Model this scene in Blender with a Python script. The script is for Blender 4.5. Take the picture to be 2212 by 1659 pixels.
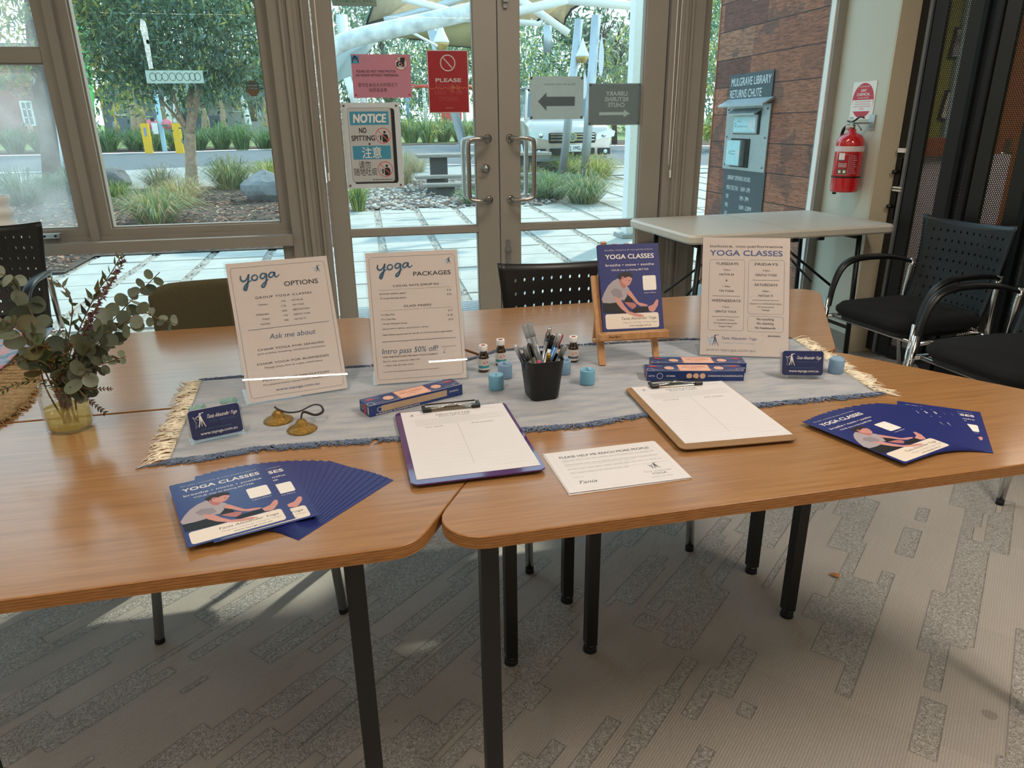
import bpy, bmesh, math, random
from mathutils import Vector, Matrix, Euler
from math import sin, cos, pi, radians, atan2, sqrt
random.seed(7)
SC = bpy.context.scene
for o in list(bpy.data.objects): bpy.data.objects.remove(o)
COL = SC.collection
# ---------------------------------------------------------------- camera
FPX, PIT, ROL, YAW, HC, TH = 1534.0, 0.350, -0.0125, 0.1910, 1.282, 0.73
_f = Vector((sin(YAW)*cos(PIT), cos(YAW)*cos(PIT), -sin(PIT)))
_r = Vector((cos(YAW), -sin(YAW), 0)); _u = _r.cross(_f)
CR = _r*cos(ROL)+_u*sin(ROL); CU = -_r*sin(ROL)+_u*cos(ROL); CF = _f
cam_d = bpy.data.cameras.new('camera'); cam = bpy.data.objects.new('camera', cam_d); COL.objects.link(cam)
cam_d.sensor_fit = 'HORIZONTAL'; cam_d.sensor_width = 36; cam_d.lens = 36*FPX/2212; cam_d.clip_start = .05; cam_d.clip_end = 400
cam.matrix_world = Matrix(((CR.x, CU.x, -CF.x, 0), (CR.y, CU.y, -CF.y, 0), (CR.z, CU.z, -CF.z, HC), (0, 0, 0, 1)))
SC.camera = cam
SC.view_settings.view_transform = 'Standard'; SC.view_settings.look = 'None'
SC.view_settings.exposure = -0.1; SC.view_settings.gamma = 1.0
SC.view_settings.use_curve_mapping = False
SC.cycles.transparent_max_bounces = 40
# ---------------------------------------------------------------- world, sun, lamps
W = bpy.data.worlds.new('sky'); SC.world = W; W.use_nodes = True
wn, wl = W.node_tree.nodes, W.node_tree.links
wn.clear()
wo = wn.new('ShaderNodeOutputWorld'); wb = wn.new('ShaderNodeBackground'); wr = wn.new('ShaderNodeValToRGB')
wt = wn.new('ShaderNodeTexCoord'); ws = wn.new('ShaderNodeSeparateXYZ')
wl.new(wt.outputs['Generated'], ws.inputs[0]); wl.new(ws.outputs['Z'], wr.inputs[0]); wl.new(wr.outputs[0], wb.inputs[0]); wl.new(wb.outputs[0], wo.inputs[0])
wr.color_ramp.elements[0].position = 0.0; wr.color_ramp.elements[0].color = (.80, .93, .97, 1)
wr.color_ramp.elements[1].position = .7; wr.color_ramp.elements[1].color = (.42, .66, .85, 1)
wb.inputs[1].default_value = 2.8
def sun(e, az, en, c, ang=1.5):
    d = bpy.data.lights.new('sun', 'SUN'); d.energy = en; d.color = c; d.angle = radians(ang)
    o = bpy.data.objects.new('sun', d); COL.objects.link(o)
    v = Vector((sin(az)*cos(e), cos(az)*cos(e), sin(e))); o.rotation_euler = v.to_track_quat('Z', 'Y').to_euler(); o.location = v*30
sun(radians(40), radians(38), 4.5, (1, .90, .74))
LAMPS = [(1.75, -3.3, 2.6, .035, 36), (-2.2, -3.3, 2.2, .035, 18), (-.6, .2, .09, 1.2, 22), (1.7, .3, .09, 1.3, 48), (-2.8, 1.2, .09, 1.2, 18), (0.75, 2.75, 1.2, .09, 20), (-3.6, -1.6, .09, 1.3, 26), (4.8, 3.6, .2, 1.6, 55), (5.0, -.6, .2, 1.6, 20)]  # far-room pair and the left corner lamp are unseen, added for brightness
def lamp(i, x, y, sx, sy, p):
    d = bpy.data.lights.new('strip_lamp', 'AREA'); d.shape = 'RECTANGLE'; d.size = sx; d.size_y = sy; d.energy = p; d.color = (1, .87, .74)
    o = bpy.data.objects.new('strip_lamp', d); COL.objects.link(o); o.location = (x, y, 2.735)
for i, L in enumerate(LAMPS): lamp(i, *L)
# ---------------------------------------------------------------- rays of the photograph met with real planes (table top, window plane, ground)
def ray(px, py): return CF + CR*((px-1106)/FPX) - CU*((py-829.5)/FPX)
def Z(px, py, z=TH):
    d = ray(px, py); t = (z-HC)/d.z; return Vector((0, 0, HC))+d*t
def Y(px, py, y):
    d = ray(px, py); return Vector((0, 0, HC))+d*(y/d.y)
def X(px, py, x):
    d = ray(px, py); return Vector((0, 0, HC))+d*(x/d.x)
SL = .018
def gz(y): return SL*max(0, y-5)
def G(px, py, k=0):
    d = ray(px, py); t = (-SL*5+k-HC)/(d.z-SL*d.y); return Vector((0, 0, HC))+d*t
# ---------------------------------------------------------------- materials
def lin(c):
    if isinstance(c, str):
        c = c.lstrip('#'); c = [int(c[i:i+2], 16)/255 for i in (0, 2, 4)]
        c = [x/12.92 if x <= .04045 else ((x+.055)/1.055)**2.4 for x in c]
    return (c[0], c[1], c[2], 1)
MATS = {}
def mat(name, c='#888888', rough=.5, metal=0, var=.06, scale=30, bump=0, bscale=80, coat=0, trans=0, sheen=0, spec=.5, emit=0):
    if name in MATS: return MATS[name]
    m = bpy.data.materials.new(name); m.use_nodes = True; nt = m.node_tree; n, l = nt.nodes, nt.links
    b = n['Principled BSDF']; b.inputs['Roughness'].default_value = rough; b.inputs['Metallic'].default_value = metal
    b.inputs['Specular IOR Level'].default_value = spec
    if coat: b.inputs['Coat Weight'].default_value = coat; b.inputs['Coat Roughness'].default_value = .06
    if sheen: b.inputs['Sheen Weight'].default_value = sheen
    if emit: b.inputs['Emission Color'].default_value = lin(c); b.inputs['Emission Strength'].default_value = emit
    C = lin(c)
    tc = n.new('ShaderNodeTexCoord'); nz = n.new('ShaderNodeTexNoise'); nz.inputs['Scale'].default_value = scale; nz.inputs['Detail'].default_value = 3
    l.new(tc.outputs['Object'], nz.inputs['Vector'])
    mr = n.new('ShaderNodeMapRange'); mr.inputs[1].default_value = .3; mr.inputs[2].default_value = .7; mr.inputs[3].default_value = 1-var; mr.inputs[4].default_value = 1+var
    l.new(nz.outputs['Fac'], mr.inputs[0])
    mx = n.new('ShaderNodeVectorMath'); mx.operation = 'SCALE'; mx.inputs[0].default_value = C[:3]; l.new(mr.outputs[0], mx.inputs['Scale'])
    l.new(mx.outputs[0], b.inputs['Base Color'])
    if bump:
        n2 = n.new('ShaderNodeTexNoise'); n2.inputs['Scale'].default_value = bscale; n2.inputs['Detail'].default_value = 4; l.new(tc.outputs['Object'], n2.inputs['Vector'])
        bp = n.new('ShaderNodeBump'); bp.inputs['Strength'].default_value = bump; bp.inputs['Distance'].default_value = .01; l.new(n2.outputs['Fac'], bp.inputs['Height']); l.new(bp.outputs[0], b.inputs['Normal'])
    if trans:
        tr = n.new('ShaderNodeBsdfTranslucent'); l.new(mx.outputs[0], tr.inputs['Color']); ms = n.new('ShaderNodeMixShader'); ms.inputs[0].default_value = trans
        l.new(b.outputs[0], ms.inputs[1]); l.new(tr.outputs[0], ms.inputs[2]); l.new(ms.outputs[0], n['Material Output'].inputs['Surface'])
    MATS[name] = m; return m
class NT:                                                     # small node-graph writer
    def __init__(s, name):
        m = bpy.data.materials.new(name); m.use_nodes = True; s.m = m; s.n = m.node_tree.nodes; s.l = m.node_tree.links; s.b = s.n['Principled BSDF']; s.out = s.n['Material Output']; MATS[name] = m
        s.tc = s.n.new('ShaderNodeTexCoord')
    def put(s, sock, v):
        if hasattr(v, 'is_output') or isinstance(v, bpy.types.NodeSocket): s.l.new(v, sock)
        elif v is not None: sock.default_value = v
    def math(s, op, a, b=None, c=None):
        q = s.n.new('ShaderNodeMath'); q.operation = op
        for i, v in enumerate((a, b, c)):
            if v is not None: s.put(q.inputs[i], v)
        return q.outputs[0]
    def sep(s, v): q = s.n.new('ShaderNodeSeparateXYZ'); s.l.new(v, q.inputs[0]); return q.outputs
    def comb(s, x, y, z=0.0):
        q = s.n.new('ShaderNodeCombineXYZ')
        for i, v in enumerate((x, y, z)): s.put(q.inputs[i], v)
        return q.outputs[0]
    def noise(s, v, sc, det=3, dist=0):
        q = s.n.new('ShaderNodeTexNoise'); s.l.new(v, q.inputs['Vector']); q.inputs['Scale'].default_value = sc; q.inputs['Detail'].default_value = det; q.inputs['Distortion'].default_value = dist; return q.outputs['Fac']
    def map(s, v, loc=(0, 0, 0), rot=(0, 0, 0), sc=(1, 1, 1)):
        q = s.n.new('ShaderNodeMapping'); s.l.new(v, q.inputs['Vector']); q.inputs['Location'].default_value = loc; q.inputs['Rotation'].default_value = rot; q.inputs['Scale'].default_value = sc; return q.outputs[0]
    def ramp(s, f, stops, interp='LINEAR'):
        q = s.n.new('ShaderNodeValToRGB'); s.l.new(f, q.inputs[0]); cr = q.color_ramp; cr.interpolation = interp
        while len(cr.elements) < len(stops): cr.elements.new(.5)
        for e, (p, c) in zip(cr.elements, stops): e.position = p; e.color = lin(c)
        return q.outputs[0]
    def mixc(s, f, a, b, mode='MIX'):
        q = s.n.new('ShaderNodeMix'); q.data_type = 'RGBA'; q.blend_type = mode; s.put(q.inputs[0], f)
        for i, v in ((6, a), (7, b)):
            s.put(q.inputs[i], lin(v) if isinstance(v, (str, tuple)) else v)
        return q.outputs[2]
    def bump(s, h, st=.5, d=.01):
        q = s.n.new('ShaderNodeBump'); s.put(q.inputs['Height'], h); q.inputs['Strength'].default_value = st; q.inputs['Distance'].default_value = d; s.l.new(q.outputs[0], s.b.inputs['Normal'])
    def set(s, **k):
        for a, v in k.items(): s.put(s.b.inputs[a.replace('_', ' ')], v)
        return s.m
# clear glass pane: see-through with a thin mirror
def glassmat(name, tint=(.93, .985, .985), refl=.07, haze=0.0, hz=(.8, .9, .95), rough=0.0):
    q = NT(name); n, l = q.n, q.l; n.remove(q.b)
    t = n.new('ShaderNodeBsdfTransparent'); t.inputs[0].default_value = (*tint, 1)
    g = n.new('ShaderNodeBsdfGlossy'); g.inputs['Roughness'].default_value = rough
    fr = n.new('ShaderNodeLayerWeight'); fr.inputs[0].default_value = .5
    f = q.math('MULTIPLY_ADD', q.math('POWER', fr.outputs['Facing'], 5.0), min(.9, refl*16), refl)
    ms = n.new('ShaderNodeMixShader'); l.new(f, ms.inputs[0]); l.new(t.outputs[0], ms.inputs[1]); l.new(g.outputs[0], ms.inputs[2]); o = ms.outputs[0]
    if haze:
        d = n.new('ShaderNodeBsdfDiffuse'); d.inputs[0].default_value = (*hz, 1); tl = n.new('ShaderNodeBsdfTranslucent'); tl.inputs[0].default_value = (*hz, 1)
        m1 = n.new('ShaderNodeMixShader'); l.new(d.outputs[0], m1.inputs[1]); l.new(tl.outputs[0], m1.inputs[2]); m1.inputs[0].default_value = .5
        nz = q.noise(q.tc.outputs['Object'], 6, 4); hf = q.math('MULTIPLY', nz, haze*2)
        m2 = n.new('ShaderNodeMixShader'); l.new(hf, m2.inputs[0]); l.new(o, m2.inputs[1]); l.new(m1.outputs[0], m2.inputs[2]); o = m2.outputs[0]
    l.new(o, q.out.inputs['Surface']); return q.m
GLASS = glassmat('window_glass', refl=.006, haze=.012, hz=(.75, .88, .92)); HAZY = glassmat('dusty_glass', haze=.2, refl=.006)
ACRYL = glassmat('clear_acrylic', (.985, .99, .99), .032); JARGLASS = glassmat('jar_glass', (.975, .985, .98), .07)
def perfmat(name, base, sx, sz, rx, rz, ax='XZ', rough=.35, metal=0, one=False, lim=None):
    q = NT(name); s = q.sep(q.tc.outputs['Object']); a = s['XYZ'.index(ax[0])]; b = s['XYZ'.index(ax[1])]
    def lat(o):
        u = q.math('ADD', q.math('DIVIDE', a, sx), o); v = q.math('ADD', q.math('DIVIDE', b, sz), o)
        u = q.math('MULTIPLY', q.math('SUBTRACT', q.math('FRACT', u), .5), sx/rx); v = q.math('MULTIPLY', q.math('SUBTRACT', q.math('FRACT', v), .5), sz/rz)
        return q.math('ADD', q.math('MULTIPLY', u, u), q.math('MULTIPLY', v, v))
    d = lat(100.0) if one else q.math('MINIMUM', lat(100.0), lat(100.5)); hole = q.math('LESS_THAN', d, 1.0)
    if lim: hole = q.math('MULTIPLY', hole, q.math('MULTIPLY', q.math('LESS_THAN', q.math('ABSOLUTE', a), lim[0]), q.math('MULTIPLY', q.math('GREATER_THAN', b, lim[1]), q.math('LESS_THAN', b, lim[2]))))
    q.set(Base_Color=lin(base), Roughness=rough, Metallic=metal)
    t = q.n.new('ShaderNodeBsdfTransparent'); ms = q.n.new('ShaderNodeMixShader'); q.l.new(hole, ms.inputs[0]); q.l.new(q.b.outputs[0], ms.inputs[1]); q.l.new(t.outputs[0], ms.inputs[2]); q.l.new(ms.outputs[0], q.out.inputs['Surface']); return q.m
# ---------------------------------------------------------------- mesh builder
def T3(x=0, y=0, z=0): return Matrix.Translation((x, y, z))
def RZ(a): return Matrix.Rotation(a, 4, 'Z')
def RX(a): return Matrix.Rotation(a, 4, 'X')
def RY(a): return Matrix.Rotation(a, 4, 'Y')
def FR(o, a, b):                                             # frame from origin and two axes
    a = Vector(a).normalized(); c = a.cross(Vector(b)).normalized(); b = c.cross(a); o = Vector(o)
    return Matrix(((a.x, b.x, c.x, o.x), (a.y, b.y, c.y, o.y), (a.z, b.z, c.z, o.z), (0, 0, 0, 1)))
class MB:
    def __init__(s, T=None): s.v = []; s.f = []; s.k = []; s.sm = []; s.mats = []; s.T = T or Matrix()
    def mi(s, m):
        if m not in s.mats: s.mats.append(m)
        return s.mats.index(m)
    def add(s, vs, fs, m, smooth=False, T=None):
        M = s.T @ T if T is not None else s.T; o = len(s.v); s.v += [tuple(M @ Vector(v)) for v in vs]
        i = s.mi(m)
        for f in fs: s.f.append(tuple(o+j for j in f)); s.k.append(i); s.sm.append(smooth)
        return s
    def box(s, c, d, m, T=None, b=0):
        x, y, z = d[0]/2, d[1]/2, d[2]/2; M = T3(*c) if T is None else T3(*c) @ T
        if b:
            p = rrect(-x, -y, x, y, min(b, x, y)*.99, 3); return s.prism(p, -z, z, m, M, bev=min(b*.5, z*.6))
        vs = [(i*x, j*y, k*z) for k in (-1, 1) for j in (-1, 1) for i in (-1, 1)]
        return s.add(vs, [(0, 2, 3, 1), (4, 5, 7, 6), (0, 1, 5, 4), (2, 6, 7, 3), (0, 4, 6, 2), (1, 3, 7, 5)], m, False, M)
    def prism(s, poly, z0, z1, m, T=None, bev=0, smooth=False):
        n = len(poly)
        if bev:
            cx = sum(p[0] for p in poly)/n; cy = sum(p[1] for p in poly)/n; q = inset(poly, bev)
            rings = [[(*p, z0) for p in q], [(*p, z0+bev) for p in poly], [(*p, z1-bev) for p in poly], [(*p, z1) for p in q]]
        else: rings = [[(*p, z0) for p in poly], [(*p, z1) for p in poly]]
        vs = [v for r in rings for v in r]; fs = []
        for k in range(len(rings)-1):
            for i in range(n): j = (i+1) % n; fs.append((k*n+i, k*n+j, (k+1)*n+j, (k+1)*n+i))
        fs.append(tuple(range(n))[::-1]); e = (len(rings)-1)*n; fs.append(tuple(range(e, e+n)))
        return s.add(vs, fs, m, smooth, T)
    def lathe(s, prof, m, n=24, T=None, smooth=True, caps=True):
        vs = []; fs = []
        for r, z in prof: vs += [(r*cos(2*pi*i/n), r*sin(2*pi*i/n), z) for i in range(n)]
        for k in range(len(prof)-1):
            for i in range(n): j = (i+1) % n; fs.append((k*n+i, k*n+j, (k+1)*n+j, (k+1)*n+i))
        if caps: fs.append(tuple(range(n))[::-1]); e = (len(prof)-1)*n; fs.append(tuple(range(e, e+n)))
        return s.add(vs, fs, m, smooth, T)
    def cyl(s, a, b, r, m, r2=None, n=12, smooth=True): return s.tube([a, b], [r, r if r2 is None else r2], m, n, smooth=smooth)
    def tube(s, pts, r, m, n=10, sub=0, flat=1, smooth=True, up=None):
        pts = [Vector(p) for p in pts]
        if not isinstance(r, (list, tuple)): r = [r]*len(pts)
        if sub:
            P, Rr = [], []
            for i in range(len(pts)-1):
                p0 = pts[max(i-1, 0)]; p1 = pts[i]; p2 = pts[i+1]; p3 = pts[min(i+2, len(pts)-1)]
                for k in range(sub):
                    t = k/sub; P.append(.5*((2*p1)+(p2-p0)*t+(2*p0-5*p1+4*p2-p3)*t*t+(3*p1-p0-3*p2+p3)*t**3)); Rr.append(r[i]*(1-t)+r[i+1]*t)
            P.append(pts[-1]); Rr.append(r[-1]); pts, r = P, Rr
        vs = []; fs = []; N = None
        for i, p in enumerate(pts):
            d = (pts[min(i+1, len(pts)-1)]-pts[max(i-1, 0)])
            if d.length < 1e-9: d = Vector((0, 0, 1))
            d.normalize()
            if N is None: N = (Vector(up) if up else (Vector((0, 0, 1)) if abs(d.z) < .9 else Vector((1, 0, 0))))
            N = (N-d*N.dot(d))
            N.normalize(); B = d.cross(N)
            vs += [tuple(p+(B*cos(2*pi*j/n)+N*(sin(2*pi*j/n)*flat))*r[i]) for j in range(n)]
        for k in range(len(pts)-1):
            for j in range(n): q = (j+1) % n; fs.append((k*n+j, k*n+q, (k+1)*n+q, (k+1)*n+j))
        fs.append(tuple(range(n))[::-1]); e = (len(pts)-1)*n; fs.append(tuple(range(e, e+n)))
        return s.add(vs, fs, m, smooth)
    def grid(s, fn, nu, nv, m, smooth=True, T=None):
        vs = [fn(i/nu, j/nv) for j in range(nv+1) for i in range(nu+1)]; w = nu+1
        return s.add(vs, [(j*w+i, j*w+i+1, (j+1)*w+i+1, (j+1)*w+i) for j in range(nv) for i in range(nu)], m, smooth, T)
    def slab(s, fn, nu, nv, th, m, smooth=True):                 # curved sheet with thickness
        A = [[Vector(fn(i/nu, j/nv)) for i in range(nu+1)] for j in range(nv+1)]; vs = []; w = nu+1
        def nr(i, j):
            a = A[j][min(i+1, nu)]-A[j][max(i-1, 0)]; b = A[min(j+1, nv)][i]-A[max(j-1, 0)][i]; c = a.cross(b); return c.normalized() if c.length > 1e-12 else Vector((0, 0, 1))
        for sg in (1, -1):
            for j in range(nv+1):
                for i in range(nu+1): vs.append(tuple(A[j][i]+nr(i, j)*(th/2*sg)))
        o = w*(nv+1); fs = []
        for j in range(nv):
            for i in range(nu): a = j*w+i; fs += [(a, a+1, a+w+1, a+w), (o+a, o+a+w, o+a+w+1, o+a+1)]
        for i in range(nu): fs += [(i, o+i, o+i+1, i+1), (nv*w+i, nv*w+i+1, o+nv*w+i+1, o+nv*w+i)]
        for j in range(nv): fs += [(j*w, (j+1)*w, o+(j+1)*w, o+j*w), (j*w+nu, o+j*w+nu, o+(j+1)*w+nu, (j+1)*w+nu)]
        return s.add(vs, fs, m, smooth)
    def sphere(s, c, r, m, n=12, sc=(1, 1, 1)):
        prof = [(max(1e-4, r*sin(pi*k/n)), -r*cos(pi*k/n)) for k in range(n+1)]
        return s.lathe(prof, m, n*2, T3(*c) @ Matrix.Diagonal((*sc, 1)))
    def build(s, name, parent=None, M=None, **k):
        me = bpy.data.meshes.new(name); me.from_pydata(s.v, [], s.f)
        for m in s.mats: me.materials.append(m)
        me.polygons.foreach_set('material_index', s.k); me.polygons.foreach_set('use_smooth', s.sm); me.update()
        o = bpy.data.objects.new(name, me); COL.objects.link(o)
        if parent: o.parent = parent
        if M is not None: o.matrix_world = M if parent is None else o.matrix_world; 
        if M is not None and parent is None: o.matrix_world = M
        return tag(o, **k)
def tag(o, label=None, cat=None, group=None, kind=None):
    if label: o['label'] = label
    if cat: o['category'] = cat
    if group: o['group'] = group
    if kind: o['kind'] = kind
    return o
def empty(name, M=None, label=None, cat=None, group=None, kind=None):
    o = bpy.data.objects.new(name, None); COL.objects.link(o); o.empty_display_size = .05
    if M is not None: o.matrix_world = M if isinstance(M, Matrix) else T3(*M)
    return tag(o, label, cat, group, kind)
KIDS = {}
def dup(o, M=None, label=None, parent=None, group=None):
    c = o.copy(); COL.objects.link(c)
    if parent: c.parent = parent
    if M is not None: c.matrix_world = M
    if label: c['label'] = label
    if group: c['group'] = group
    for ch in list(o.children): dup(ch, parent=c)
    return c
def rrect(x0, y0, x1, y1, r, n=4):
    p = []
    for cx, cy, a in ((x1-r, y0+r, -pi/2), (x1-r, y1-r, 0), (x0+r, y1-r, pi/2), (x0+r, y0+r, pi)):
        p += [(cx+r*cos(a+pi/2*i/n), cy+r*sin(a+pi/2*i/n)) for i in range(n+1)]
    return p
def ell(cx, cy, rx, ry, n=28, a0=0, a1=2*pi):
    full = abs(a1-a0-2*pi) < 1e-6; return [(cx+rx*cos(a0+(a1-a0)*i/n), cy+ry*sin(a0+(a1-a0)*i/n)) for i in range(n if full else n+1)]
def inset(poly, d):
    n = len(poly); out = []
    for i in range(n):
        p0, p1, p2 = [Vector(poly[(i+k) % n]) for k in (-1, 0, 1)]; e1 = (p1-p0); e2 = (p2-p1)
        if e1.length < 1e-9 or e2.length < 1e-9: out.append(tuple(p1)); continue
        e1.normalize(); e2.normalize(); n1 = Vector((-e1.y, e1.x)); n2 = Vector((-e2.y, e2.x)); b = n1+n2
        b = b/max(.3, b.length_squared)*2 if b.length > 1e-6 else n1; out.append((p1.x+b.x*d, p1.y+b.y*d))
    return out
# ---------------------------------------------------------------- flat printing: polygons and lettering laid on a surface (local x right, y up)
TS = bpy.data.scenes.new('type'); TC = {}
def glyphs(s, bold=0, space=1.0):
    k = (s, bold, space)
    if k in TC: return TC[k]
    cu = bpy.data.curves.new('t', 'FONT'); cu.body = s; cu.size = 1; cu.offset = bold; cu.space_character = space; cu.resolution_u = 3; cu.fill_mode = 'BOTH'
    o = bpy.data.objects.new('t', cu); TS.collection.objects.link(o); vl = TS.view_layers[0]; vl.update()
    me = o.evaluated_get(vl.depsgraph).to_mesh(); vs = [(v.co.x, v.co.y) for v in me.vertices]; fs = [tuple(p.vertices) for p in me.polygons]
    TS.collection.objects.unlink(o); bpy.data.objects.remove(o); bpy.data.curves.remove(cu)
    if not vs: vs = [(0, 0)]
    x0 = min(v[0] for v in vs); x1 = max(v[0] for v in vs); y0 = min(v[1] for v in vs); y1 = max(v[1] for v in vs)
    TC[k] = ([((x-x0), y) for x, y in vs], fs, x1-x0, y0, y1); return TC[k]
class Art(MB):
    L = .00012
    def __init__(s, z=0, T=None, sx=1, sy=1, ox=0, oy=0, L=None):
        super().__init__(T); s.z = z; s.sx, s.sy, s.ox, s.oy = sx, sy, ox, oy
        if L: s.L = L
    def q(s, x, y): return (s.ox+x*s.sx, s.oy+y*s.sy)
    def poly(s, pts, m, k=1):
        pts = [s.q(*p) for p in pts]
        n = len(pts)
        if n > 4:
            from mathutils.geometry import tessellate_polygon
            tr = tessellate_polygon([[Vector((*p, 0)) for p in pts]]); A = sum(pts[i][0]*pts[(i+1) % n][1]-pts[(i+1) % n][0]*pts[i][1] for i in range(n))
            fs = []
            for t in tr:
                a, b, c = [pts[i] for i in t]; cr = (b[0]-a[0])*(c[1]-a[1])-(b[1]-a[1])*(c[0]-a[0]); fs.append(tuple(t) if cr > 0 else (t[0], t[2], t[1]))
        else: fs = [tuple(range(n))]
        return s.add([(*p, s.z+k*s.L) for p in pts], fs, m)
    def rect(s, x0, y0, x1, y1, m, k=1): return s.poly([(x0, y0), (x1, y0), (x1, y1), (x0, y1)], m, k)
    def line(s, pts, w, m, k=1):
        P = [Vector(s.q(*p)) for p in pts]; n = len(P); W = w if isinstance(w, (list, tuple)) else [w]*n; vs = []
        for i, p in enumerate(P):
            d = P[min(i+1, n-1)]-P[max(i-1, 0)]
            if d.length < 1e-9: d = Vector((1, 0))
            d.normalize(); nn = Vector((-d.y, d.x))*W[i]/2; vs += [(p.x+nn.x, p.y+nn.y, s.z+k*s.L), (p.x-nn.x, p.y-nn.y, s.z+k*s.L)]
        return s.add(vs, [(2*i, 2*i+1, 2*i+3, 2*i+2) for i in range(n-1)], m)
    def curve(s, pts, w, m, k=1, sub=6):
        P = []; n = len(pts); W = []
        for i in range(n-1):
            p0, p1, p2, p3 = [Vector(pts[min(max(j, 0), n-1)]) for j in (i-1, i, i+1, i+2)]
            for q in range(sub): t = q/sub; P.append(tuple(.5*((2*p1)+(p2-p0)*t+(2*p0-5*p1+4*p2-p3)*t*t+(3*p1-p0-3*p2+p3)*t**3)))
        P.append(tuple(pts[-1]))
        if isinstance(w, (list, tuple)):
            for i in range(len(P)): f = i/(len(P)-1)*(len(w)-1); a = int(min(f, len(w)-2)); W.append(w[a]+(w[a+1]-w[a])*(f-a))
            w = W
        return s.line(P, w, m, k)
    def ring(s, cx, cy, r, w, m, k=1, n=36, ry=None):
        ry = ry or r; P = [(cx+r*cos(2*pi*i/n), cy+ry*sin(2*pi*i/n)) for i in range(n+1)]; return s.line(P, w, m, k)
    def outline(s, pts, w, m, k=1): return s.line(list(pts)+[pts[0]], w, m, k)
    def text(s, t, x, y, h, m, w=None, al='C', b=0, k=1, slant=0, sp=1.0, mir=False):
        # h = cap height and w = width in local units, baseline y
        vs, fs, tw, y0, y1 = glyphs(t, 0, sp); sc = h/.70; sxx = (w/tw) if w else sc*s.sy/s.sx; W = tw*sxx
        x0 = x-W/2 if al == 'C' else (x if al == 'L' else x-W)
        P = [(x0+(vx*sxx if not mir else W-vx*sxx)+vy*sc*slant, y+vy*sc) for vx, vy in vs]; P = [s.q(*p) for p in P]
        if mir: fs = [f[::-1] for f in fs]
        for i, (dx, dy) in enumerate(((-1, -1), (1, -1), (-1, 1), (1, 1)) if b else ((0, 0),)): s.add([(p[0]+dx*b*.62*sc*s.sy, p[1]+dy*b*.5*sc*s.sy, s.z+(k+.22*i)*s.L) for p in P], fs, m)
        return s
    def micro(s, x0, x1, y, h, m, k=1, seed=1, al='L'):          # a line of print too small to read
        rnd = random.Random(seed); x = x0
        while x < x1:
            w = rnd.uniform(2.2, 6.5)*h; e = min(x+w, x1); s.rect(x, y, e, y+h*.62, m, k); x = e+h*.55
        return s


ORD = ('first', 'second', 'third', 'fourth', 'fifth', 'sixth', 'seventh', 'eighth', 'ninth', 'tenth', 'eleventh', 'twelfth', 'thirteenth', 'fourteenth', 'fifteenth', 'sixteenth', 'seventeenth', 'eighteenth', 'nineteenth', 'twentieth')
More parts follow.
